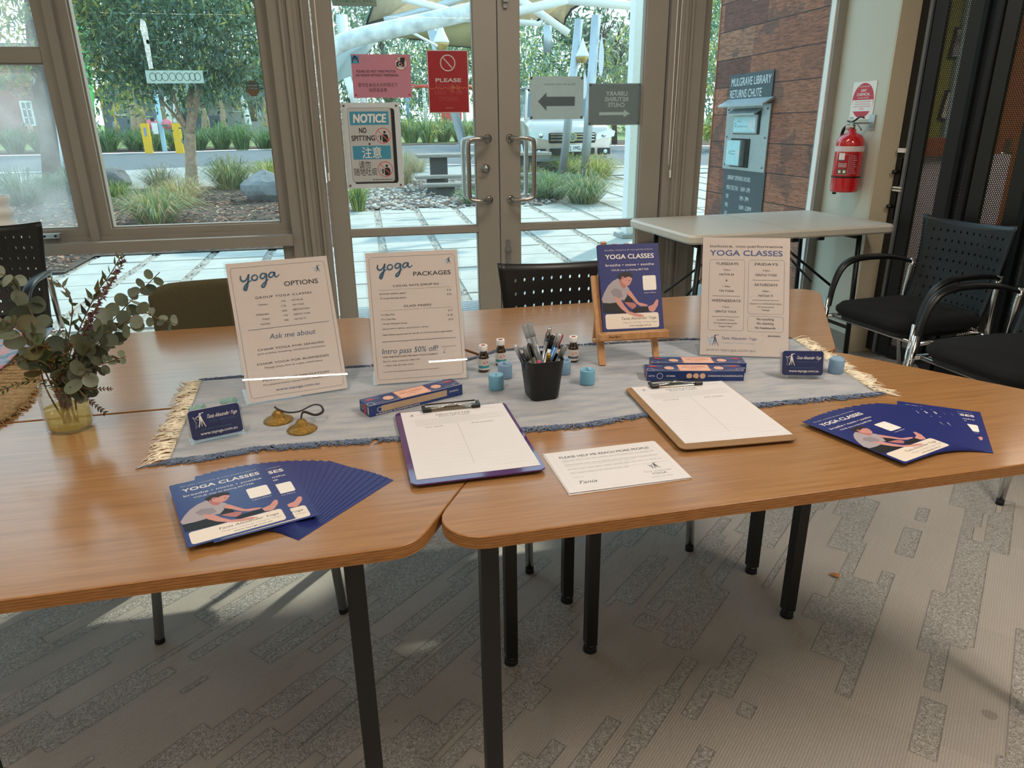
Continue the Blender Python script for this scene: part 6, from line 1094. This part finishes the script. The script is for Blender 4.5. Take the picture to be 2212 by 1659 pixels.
sprig([(100, 840), (80, 760), (75, 700)], 'disc', .018, 4, 'olive leaved sprig left of centre', ['olive', 'green'], 8, [-.02, -.04, -.05], a0=.5)
sprig([(138, 830), (170, 745), (215, 650), (240, 610), (268, 562)], 'spike', .013, 44, 'purple flower spike leaning right between the leaves', ['purple', 'brown', 'purple', 'olive'], 9, [0, -.02, -.02, -.01, 0], a0=.35)
sprig([(135, 830), (160, 740), (205, 640), (240, 590), (266, 545)], 'lance', .030, 11, 'tall pointed leaf sprig, tallest of the bunch', ['green', 'olive', 'dark'], 10, [0, .02, .02, .02, .02], a0=.5)
sprig([(130, 830), (150, 720), (155, 650), (122, 605)], 'lance', .030, 8, 'thin pale green sprig rising in the middle', ['sage', 'green'], 11, [0, .02, .02, .02], a0=.45)
sprig([(120, 830), (105, 790), (60, 775), (10, 790)], 'lance', .014, 14, 'feathery small leaved sprig at far left', ['green', 'olive', 'dark'], 12, [-.02, -.04, -.05, -.06], a0=.4)
sprig([(125, 835), (80, 820), (30, 832), (-10, 850)], 'lance', .015, 12, 'low drooping sprig left of the jar', ['green', 'olive'], 13, [-.03, -.05, -.06, -.06], a0=.45)
sprig([(160, 842), (195, 840), (245, 840)], 'fern', .012, 12, 'dark fern sprig pointing straight right from the rim', ['dark', 'dark', 'green'], 14, [-.05, -.06, -.07], a0=.55)
sprig([(162, 842), (190, 862), (228, 893)], 'fern', .013, 14, 'dark fern sprig drooping down right from the rim', ['dark', 'dark', 'green'], 15, [-.055, -.07, -.08], a0=.5)
sprig([(125, 835), (110, 770), (95, 740)], 'spike', .014, 34, 'brown seedhead sprig in the centre of the bunch', ['brown', 'olive', 'yellow', 'green'], 16, [-.02, -.03, -.03], a0=.3)
sprig([(135, 835), (140, 780), (150, 745)], 'spike', .018, 34, 'bushy olive sprig in the centre of the bunch', ['olive', 'green', 'brown', 'green'], 17, [-.02, -.03, -.03], a0=.3)
# woven mat and soft cloth on the far left
JUT = mat('jute', '#a98c62', .95, var=.25, scale=120, bump=.8, bscale=220); p0 = [Z(100, 735), Z(75, 850), Z(40, 890), Z(-30, 925)]; cen = Z(-330, 800)
mb = MB(); rnd = random.Random(2)
q0 = Z(98, 745); q1 = Z(78, 850); q2 = Z(20, 905); q3 = Z(-80, 960)
edge = [q0, q0.lerp(q1, .5), q1, q1.lerp(q2, .5)+Vector((.004, -.004, 0)), q2, q3]; inn = [Vector((-1.35, q.y+.12*(i-2)*0, TH)) for i, q in enumerate(edge)]
for i in range(46):
    f = i/45; a_ = along(edge, f); b_ = Vector((-1.42, a_.y+.10-.05*f, TH)); k = rnd.uniform(-.006, .006); P = [(b_.x, b_.y, TH+.006)]+[tuple(b_.lerp(a_, t)+Vector((0, 0, .006+.002*sin(30*t+i*2)))) for t in (.25, .5, .75)]+[(a_.x+k, a_.y-k, TH+.0055)]
    mb.tube(P, .0062, JUT, 6, sub=6)
mb.build('woven_mat', label='beige woven jute mat at the left end of the table', cat='mat')
mb = MB(); rnd = random.Random(3)
for i in range(60): f = rnd.random(); a_ = along(edge, f); mb.tube([(a_.x-.02, a_.y+.006, TH+.005), (a_.x+.004, a_.y-.004, TH+.004), (a_.x+rnd.uniform(.008, .02), a_.y-rnd.uniform(.006, .02), TH+.0016)], [.002, .0016, .001], JUT, 4)
mb.build('mat_fringe', bpy.data.objects['woven_mat'], kind='stuff')
PAS = NT('pastel_cloth'); _n = PAS.noise(PAS.tc.outputs['Object'], 22, 3, .6); PAS.bump(_n, .6, .006); PAS = PAS.set(Base_Color=PAS.ramp(_n, [(.30, '#a85a72'), (.42, '#c9a3ac'), (.52, '#8aa6bd'), (.62, '#5f86a8'), (.74, '#9fb9b4')]), Roughness=.9)
def pc(u, v):
    a_ = Z(54, 742); b_ = Z(-6, 818); x = -1.25+u*(max(-.9, a_.x+(b_.x-a_.x)*(1-v))+1.25)*1.0; y = b_.y+(a_.y-b_.y+.05)*v; return (x, y, TH+.014+.012*sin(9*u+5*v)**2+.03*u*(1-u)*2)
mb = MB(); mb.slab(pc, 26, 20, .004, PAS); mb.build('pastel_scarf', label='pink and blue pastel cloth lying on the woven mat, left edge', cat='cloth')
# dead leaf on the carpet
p = Z(1788, 1242, 0); MB().add([(0, 0, .004), (.018, -.006, .010), (.034, 0, .004), (.030, .008, .012), (.012, .011, .008)], [(0, 1, 2, 3, 4)], mat('dead_leaf', '#b5762c', .7)).build('fallen_leaf', M=T3(p.x, p.y, 0) @ RZ(-.9), label='small orange dead leaf on the carpet beside the right table leg', cat='leaf')
# ---------------------------------------------------------------- fire extinguisher and its plate
REDP = mat('extinguisher_red', '#c01a22', .2, var=.02, coat=.7); KR = ink('sign_red', '#c23a48')
c0 = X(1822, 414, 2.615); ex = empty('fire_extinguisher', T3(2.615, c0.y, c0.z), 'red dry chemical fire extinguisher hung on the right wall', 'fire extinguisher'); r = .073
MB().lathe([(r*.85, 0), (r*.97, .004), (r, .016), (r, .255), (r*.93, .280), (r*.7, .300), (r*.35, .310), (.022, .315), (.020, .330), (.001, .330)], REDP, 40).build('cylinder', ex)
MB().lathe([(r+.0008, .215), (r+.0008, .243)], mat('white_band', '#d9c9cc', .4), 40, caps=False).build('band', ex); MB().lathe([(r+.002, .078), (r+.002, .086)], BLACK, 40, caps=False).build('strap', ex)
mb = MB(); v = Vector((-2.615, -c0.y, 0)).normalized(); ca = atan2(v.y, v.x)
def arcp(x0, x1, z0, z1, m, k): mb.grid(lambda u, w_: ((r+.0009+k*.0002)*cos(ca+(x0+(x1-x0)*u)/r), (r+.0009+k*.0002)*sin(ca+(x0+(x1-x0)*u)/r), z0+(z1-z0)*w_), 10, 1, m)
arcp(-.060, .055, .092, .208, mat('label_red', '#a8202a', .3, var=.05), 0)
for x, w_ in ((-.047, .021), (-.022, .021)): arcp(x, x+w_, .098, .124, mat('safety_green', '#2a6a4c', .4), 1); arcp(x+.004, x+w_-.004, .104, .118, K_WHITE, 2)
for (x0, x1, z0, z1) in ((-.055, .006, .094, .0952), (-.055, .006, .200, .2012), (.0045, .0057, .095, .2), (.012, .0128, .095, .2), (.018, .0188, .095, .2)): arcp(x0, x1, z0, z1, K_LGREY, 1)
for i in range(9): arcp(.024, .050-(i % 3)*.006, .103+i*.011, .1055+i*.011, K_LGREY, 1)
for i in range(3): arcp(-.048, -.004, .135+i*.008, .139+i*.008, K_LGREY, 1)
arcp(-.050, -.018, .168, .208, K_WHITE, 2); arcp(-.050, -.018, .168, .173, K_TEAL, 3); mb.build('instruction_label', ex)
MB().cyl((0, 0, .328), (0, 0, .352), .014, STEEL, n=16).box((.0, -.0, .356), (.02, .028, .016), STEEL).build('valve', ex)
MB().tube([(-.004, .045, .372), (0, .01, .366), (.004, -.045, .392), (.006, -.075, .386)], .0065, BLACK, 8, sub=4, flat=.6).build('lever', ex); MB().tube([(0, .01, .350), (0, -.035, .352), (0, -.075, .325)], .006, STEEL, 8, sub=4, flat=.5).build('handle', ex)
MB().tube([(0, .012, .345), (0, .05, .345), (0, .082, .315), (0, .092, .22), (0, .090, .12), (0, .084, .03)], .0085, RUBBER, 10, sub=5).build('hose', ex); MB().tube([(0, .084, .035), (0, .083, -.0), (0, .082, -.02)], [.008, .010, .012], BLACK, 10).build('nozzle', ex); MB().cyl((0, .012, .34), (-.025, .02, .338), .013, mat('gauge', '#c9c2b4', .3), n=16).build('gauge', ex)
MB().box((.078, -.045, .365), (.006, .045, .075), ALU).box((.045, -.02, .360), (.07, .012, .012), ALU).build('wall_bracket', ex)
c1 = X(1846, 178, 2.7); c2 = X(1884, 258, 2.7); w_, h_ = c1.y-c2.y, c1.z-c2.z
a = Art(.002, sx=w_, sy=h_, L=.00015); a.box((w_/2, h_/2, .001), (w_, h_, .002), WHITE); a.poly(ell(.5, .5, .46, .46, 40), KR, 1); a.poly([(.055, .30)]+[(.5+.435*cos(t), .5+.435*sin(t)) for t in [pi+.48+k*(pi-.96)/14 for k in range(0)]]+[(.06, .52), (.94, .52), (.93, .30), (.88, .22), (.12, .22)], WHITE, 2)
a.text('FIRE EXTINGUISHER', .5, .85, .035, WHITE, w=.44, k=3); a.text('DRY', .5, .73, .07, WHITE, w=.24, b=.03, k=3); a.text('CHEMICAL', .5, .63, .07, WHITE, w=.56, b=.03, k=3); a.text('A B (E) CLASS', .5, .555, .04, WHITE, w=.46, k=3)
for i, s in enumerate(('TO BE USED FOR PAPER', 'WOOD, TEXTILE, OIL', 'LIQUID AND ELECTRICAL', 'FIRES')): a.text(s, .5, .455-.063*i, .038, KR, w=(.72, .66, .76, .2)[i], k=3)
a.micro(.05, .22, .03, .05, K_GREY, 3, 4)
a.build('extinguisher_sign', M=FR((2.6985, c1.y, c2.z), (0, -1, 0), (0, 0, 1)), label='white plate with a red oval reading DRY CHEMICAL above the extinguisher', cat='sign')
# ---------------------------------------------------------------- notices on the glass
def onG(px, py, w, h, y=4.0155): p = Y(px, py, y); return FR((p.x, y, p.z-h), (1, 0, 0), (0, 0, 1))
def notice(name, px, py, w, h, base, art, lab, y=4.0155, L=.0002):
    a = Art(.0012, sx=w, sy=h, L=L); a.box((w/2, h/2, .0006), (w, h, .0012), base); art(a); return a.build(name, M=onG(px, py, w, h, y), label=lab, cat='sign')
K_SB = ink('sign_blue', '#3f8fae'); K_RED = ink('ring_red', '#d0605e'); K_BLK = ink('black', '#15161a'); SGW = mat('sign_white', '#d3d6d6', .4, var=.02, trans=.25)
def nospit(a, u, v, ru, asp):
    rv = ru*asp; a.poly(ell(u, v, ru, rv, 32), SGW, 4); a.poly(ell(u+ru*.20, v+rv*.42, ru*.17, rv*.17, 16), K_BLK, 5); a.poly([(u-ru*.12, v-rv*.75), (u-ru*.12, v+rv*.05), (u+ru*.0, v+rv*.18), (u+ru*.42, v+rv*.18), (u+ru*.60, v+rv*.0), (u+ru*.68, v-rv*.55), (u+ru*.55, v-rv*.72), (u+ru*.40, v-rv*.80), (u+ru*.05, v-rv*.80)], K_BLK, 5)
    a.poly([(u-ru*.42, v-rv*.6), (u-ru*.42, v+rv*.0), (u-ru*.30, v+rv*.08), (u-ru*.22, v+rv*.0), (u-ru*.26, v-rv*.6)], K_BLK, 5)
    for dx, dy in ((-.62, .02), (-.70, -.12), (-.58, -.18)): a.poly(ell(u+ru*dx, v+rv*dy, ru*.05, rv*.05, 8), K_BLK, 5)
    a.ring(u, v, ru*.93, .0042, K_RED, 6, ry=rv*.93); a.line([(u-ru*.64, v+rv*.64), (u+ru*.64, v-rv*.64)], .0042, K_RED, 6)
def A_notice(a):
    a.poly(rrect(.13, .055, .905, .935, .04), K_BLK, 1); a.poly(rrect(.10, .075, .845, .945, .04), SGW, 2); a.outline(rrect(.105, .08, .84, .94, .038), .0012, K_BLK, 3)
    a.rect(.135, .745, .80, .90, K_SB, 3); a.text('NOTICE', .47, .775, .095, K_WHITE, w=.55, b=.05, slant=.12, k=4); a.text('NO', .34, .655, .060, K_BLK, w=.12, b=.03, k=4); a.text('SPITTING', .34, .565, .060, K_BLK, w=.40, b=.03, k=4)
    a.rect(.145, .345, .80, .505, K_SB, 3); a.text('注意', .47, .370, .10, K_WHITE, w=.33, b=.01, k=4); a.text('请勿', .33, .245, .07, K_BLK, w=.20, k=4); a.text('随地吐痰', .34, .160, .07, K_BLK, w=.40, k=4)
    nospit(a, .685, .62, .135, .70); nospit(a, .685, .225, .135, .70); a.micro(.45, .80, .098, .012, K_BLK, 4, 3)
    for u, v in ((.05, .965), (.94, .962), (.05, .035), (.94, .03), (.44, .525)): a.poly(ell(u, v, .02, .014, 12), LEU['brown'], 4)
notice('notice_sign', 735, 222, .2995, .427, SGW, A_notice, 'white NOTICE NO SPITTING sign on the left door leaf')
PINKP = mat('pink_paper', '#c9909f', .5, var=.03, scale=5, trans=.35)
def A_pink(a):
    a.rect(.0, .79, .135, .97, K_SB, 1); a.poly([(.02, .80), (.02, .90), (.065, .985), (.12, .90), (.12, .80), (.09, .86), (.05, .86)], ink('navy', '#1c2a5a'), 2); a.ring(.07, .86, .03, .002, K_PALE, 3); a.text('Cavalier Park', .17, .885, .028, K_GREY, w=.16, al='L'); a.micro(.17, .31, .85, .016, K_GREY, 2, 3)
    a.poly(ell(.84, .80, .115, .168, 32), SGW, 1); a.poly(rrect(.76, .72, .90, .83, .02), K_BLK, 2); a.rect(.79, .82, .84, .85, K_BLK, 2); a.poly(rrect(.83, .83, .91, .93, .01), K_BLK, 2); a.poly(ell(.825, .77, .033, .05, 20), SGW, 3); a.poly(ell(.825, .77, .02, .03, 20), K_BLK, 4); a.ring(.84, .80, .108, .0030, KR, 5, ry=.158); a.line([(.765, .91), (.915, .69)], .0030, KR, 5)
    a.text('PLEASE DO NOT TAKE PHOTOS', .41, .585, .056, K_BLK, w=.66, b=.03); a.text('OR VIDEOS WITHOUT PERMISSION', .42, .495, .056, K_BLK, w=.72, b=.03); a.text('请勿在未经允许的情况下', .42, .26, .075, K_BLK, w=.68); a.text('拍照或录像', .42, .14, .075, K_BLK, w=.31)
    for u in (.04, .955): a.poly(ell(u, .065, .018, .026, 14), INR, 2)
notice('photo_notice', 757, 117, .297, .205, PINKP, A_pink, 'pink PLEASE DO NOT TAKE PHOTOS paper on the left door leaf')
REDS = mat('red_poster', '#a0222c', .35, var=.03, trans=.15)
def A_red(a):
    a.outline(rrect(.01, .007, .99, .993, .005), .004, SGW, 1); a.ring(.5, .80, .175, .0055, K_LGREY, 2, ry=.123); a.line([(.40, .875), (.60, .725)], .0055, K_LGREY, 2); a.text('PLEASE', .5, .50, .058, K_LGREY, w=.62, b=.05)
    O = ink('outline_red', '#c96a62'); Rr = ink('fill_red', '#9a1f29')
    for s, v, w in (('DO NOT', .41, .60), ('USE THIS', .305, .66), ('DOOR', .20, .44)): a.text(s, .5, v, .062, O, w=w, b=.05, k=2); a.text(s, .5, v, .062, Rr, w=w*.985, b=.022, k=3)
    a.text('THANK YOU', .5, .075, .012, K_LGREY, w=.18, b=.01); rnd = random.Random(4); pts = [(.03+.94*i/40, .40+.012*sin(i*1.9)+rnd.uniform(-.012, .012)) for i in range(41)]; a.line(pts, .0016, ink('scratch', '#d9935a'), 4)
    for k in range(7): x = .62+rnd.uniform(-.08, .12); a.line([(x, .36+rnd.uniform(0, .1)), (x+rnd.uniform(-.05, .05), .42+rnd.uniform(-.1, .1)), (x+rnd.uniform(-.08, .08), .34+rnd.uniform(-.05, .12))], .0013, MATS['ink_scratch'], 4)
notice('red_notice', 921, 108, .2135, .3025, REDS, A_red, 'red PLEASE DO NOT USE THIS DOOR poster on the left door leaf')
GP1 = mat('grey_paper', '#c2c4c2', .6, var=.03, trans=.5); GP2 = mat('dark_grey_paper', '#8f9292', .6, var=.03, trans=.45); K_ARR = ink('arrow', '#5d5f66'); K_SHOW = ink('show_through', '#c3c9cb')
def corners(a, us=(.03, .97), vs=(.04, .96)):
    for u in us:
        for v in vs: a.poly(ell(u, v, .026, .036, 14), K_ARR, 2)
def A_main(a): a.text('Please use main entrance', .55, .80, .045, K_ARR, w=.58, mir=True); a.poly([(.15, .42), (.31, .63), (.31, .53), (.84, .53), (.84, .31), (.31, .31), (.31, .20)], K_ARR, 1); a.outline(rrect(.004, .006, .996, .994, .003), .002, K_SHOW, 1); corners(a)
notice('arrow_notice', 1144, 165, .300, .2155, GP1, A_main, 'grey paper with a left pointing arrow on the right door leaf', 4.025)
def A_chute(a):
    for s, v, w in (('LIBRARY', .71, .40), ('RETURNS', .575, .44), ('CHUTE', .44, .32)): a.text(s, .53, v, .10, K_SHOW, w=w, b=.03, mir=True)
    a.poly([(.21, .245), (.21, .315), (.68, .315), (.68, .37), (.80, .28), (.68, .19), (.68, .245)], K_SHOW, 1); a.outline(rrect(.004, .006, .996, .994, .003), .002, K_SHOW, 1); corners(a)
notice('chute_notice', 1272, 180, .302, .2155, GP2, A_chute, 'dark grey LIBRARY RETURNS CHUTE paper with right arrow on the right door leaf', 4.025)
GRS = mat('grey_green_strip', '#9aa39a', .5, trans=.3)
notice('strip_notice', 712, -60, .215, .146, GRS, lambda a: a.text('500 HEALTH', .5, .12, .35, ink('dark_green', '#5d7a55'), w=.8, mir=True), 'grey green strip notice cut off at the top of the left door leaf', 4.025)
p = Y(313, 152, 4.0155); a = Art(.001, sx=.262, sy=.058); a.box((.131, .029, .0005), (.262, .058, .001), mat('frosted_strip', '#cfe6e6', .3, trans=.6)); 
for i, t in enumerate((.12, .22, .33, .46, .58, .71, .81, .90)): a.ring(t, .5, .055, .0032, ink('ring_grey', '#86a0a2'), 1, ry=.30)
a.build('number_strip', M=FR((p.x, 4.0155, p.z-.058), (1, 0, 0), (0, 0, 1)), label='pale strip with a row of rings stuck on the big window', cat='sign')
P = [Y(x, y, 4.0155) for x, y in ((303, 40), (313, 45), (318, 60), (323, 95), (331, 148), (322, 150), (316, 120), (308, 80), (302, 60))]; o0 = P[0]; a = Art(.0006, T=FR(o0, (1, 0, 0), (0, 0, 1))); a.poly([(q.x-o0.x, q.z-o0.z) for q in P], mat('tape_residue', '#cfdcdc', .7, var=.4, scale=90, trans=.5), 0); q = Y(319, 90, 4.0155); a.poly([(q.x-o0.x+dx, q.z-o0.z+dy) for dx, dy in ((-.006, -.009), (.006, -.01), (.008, .0), (.003, .01), (-.006, .007))], BLACK, 2); a.build('tape_residue', label='torn white tape residue on the big window above the strip', cat='sticker')
p = Y(546, 191, 4.0155); a = Art(.001, T=FR((p.x, 4.0155, p.z), (1, 0, 0), (0, 0, 1))); oc = [(.034*cos(pi/8+pi/4*i), .039*sin(pi/8+pi/4*i)) for i in range(8)]; a.poly(oc, mat('sticker_brown', '#6b5a46', .5), 0); a.poly([(x, y) for x, y in oc if y > 0]+[(-.034, -.004), (.034, -.004)], mat('sticker_green', '#3d5a58', .5), 1) if False else a.rect(-.031, -.006, .031, .030, mat('sticker_green', '#3d5a58', .5), 1); a.text('Secured', 0, .010, .009, K_LGREY, w=.045, mir=True, k=2); a.text('SECURITY', 0, -.003, .006, K_LGREY, w=.045, mir=True, k=2); a.build('security_sticker', label='small octagonal security sticker at the right of the big window', cat='sticker')
# ---------------------------------------------------------------- ceiling light fittings around the lamps
for i, (x, y, sx, sy, p_) in enumerate(LAMPS):
    MB().box((0, 0, .035), (sx+.03, sy+.03, .05), WHITE).build('ceiling_light', M=T3(x, y, 2.735+.005), label='slim strip light fixed under the ceiling, at %s' % ('the back right', 'the back left', 'left over the tables', 'right over the tables', 'the left wall', 'the doors', 'the back left corner, unseen and added as fill', 'the far room near the doors, unseen and added to brighten it', 'the far room middle, unseen and added to brighten it')[i], cat='ceiling light')
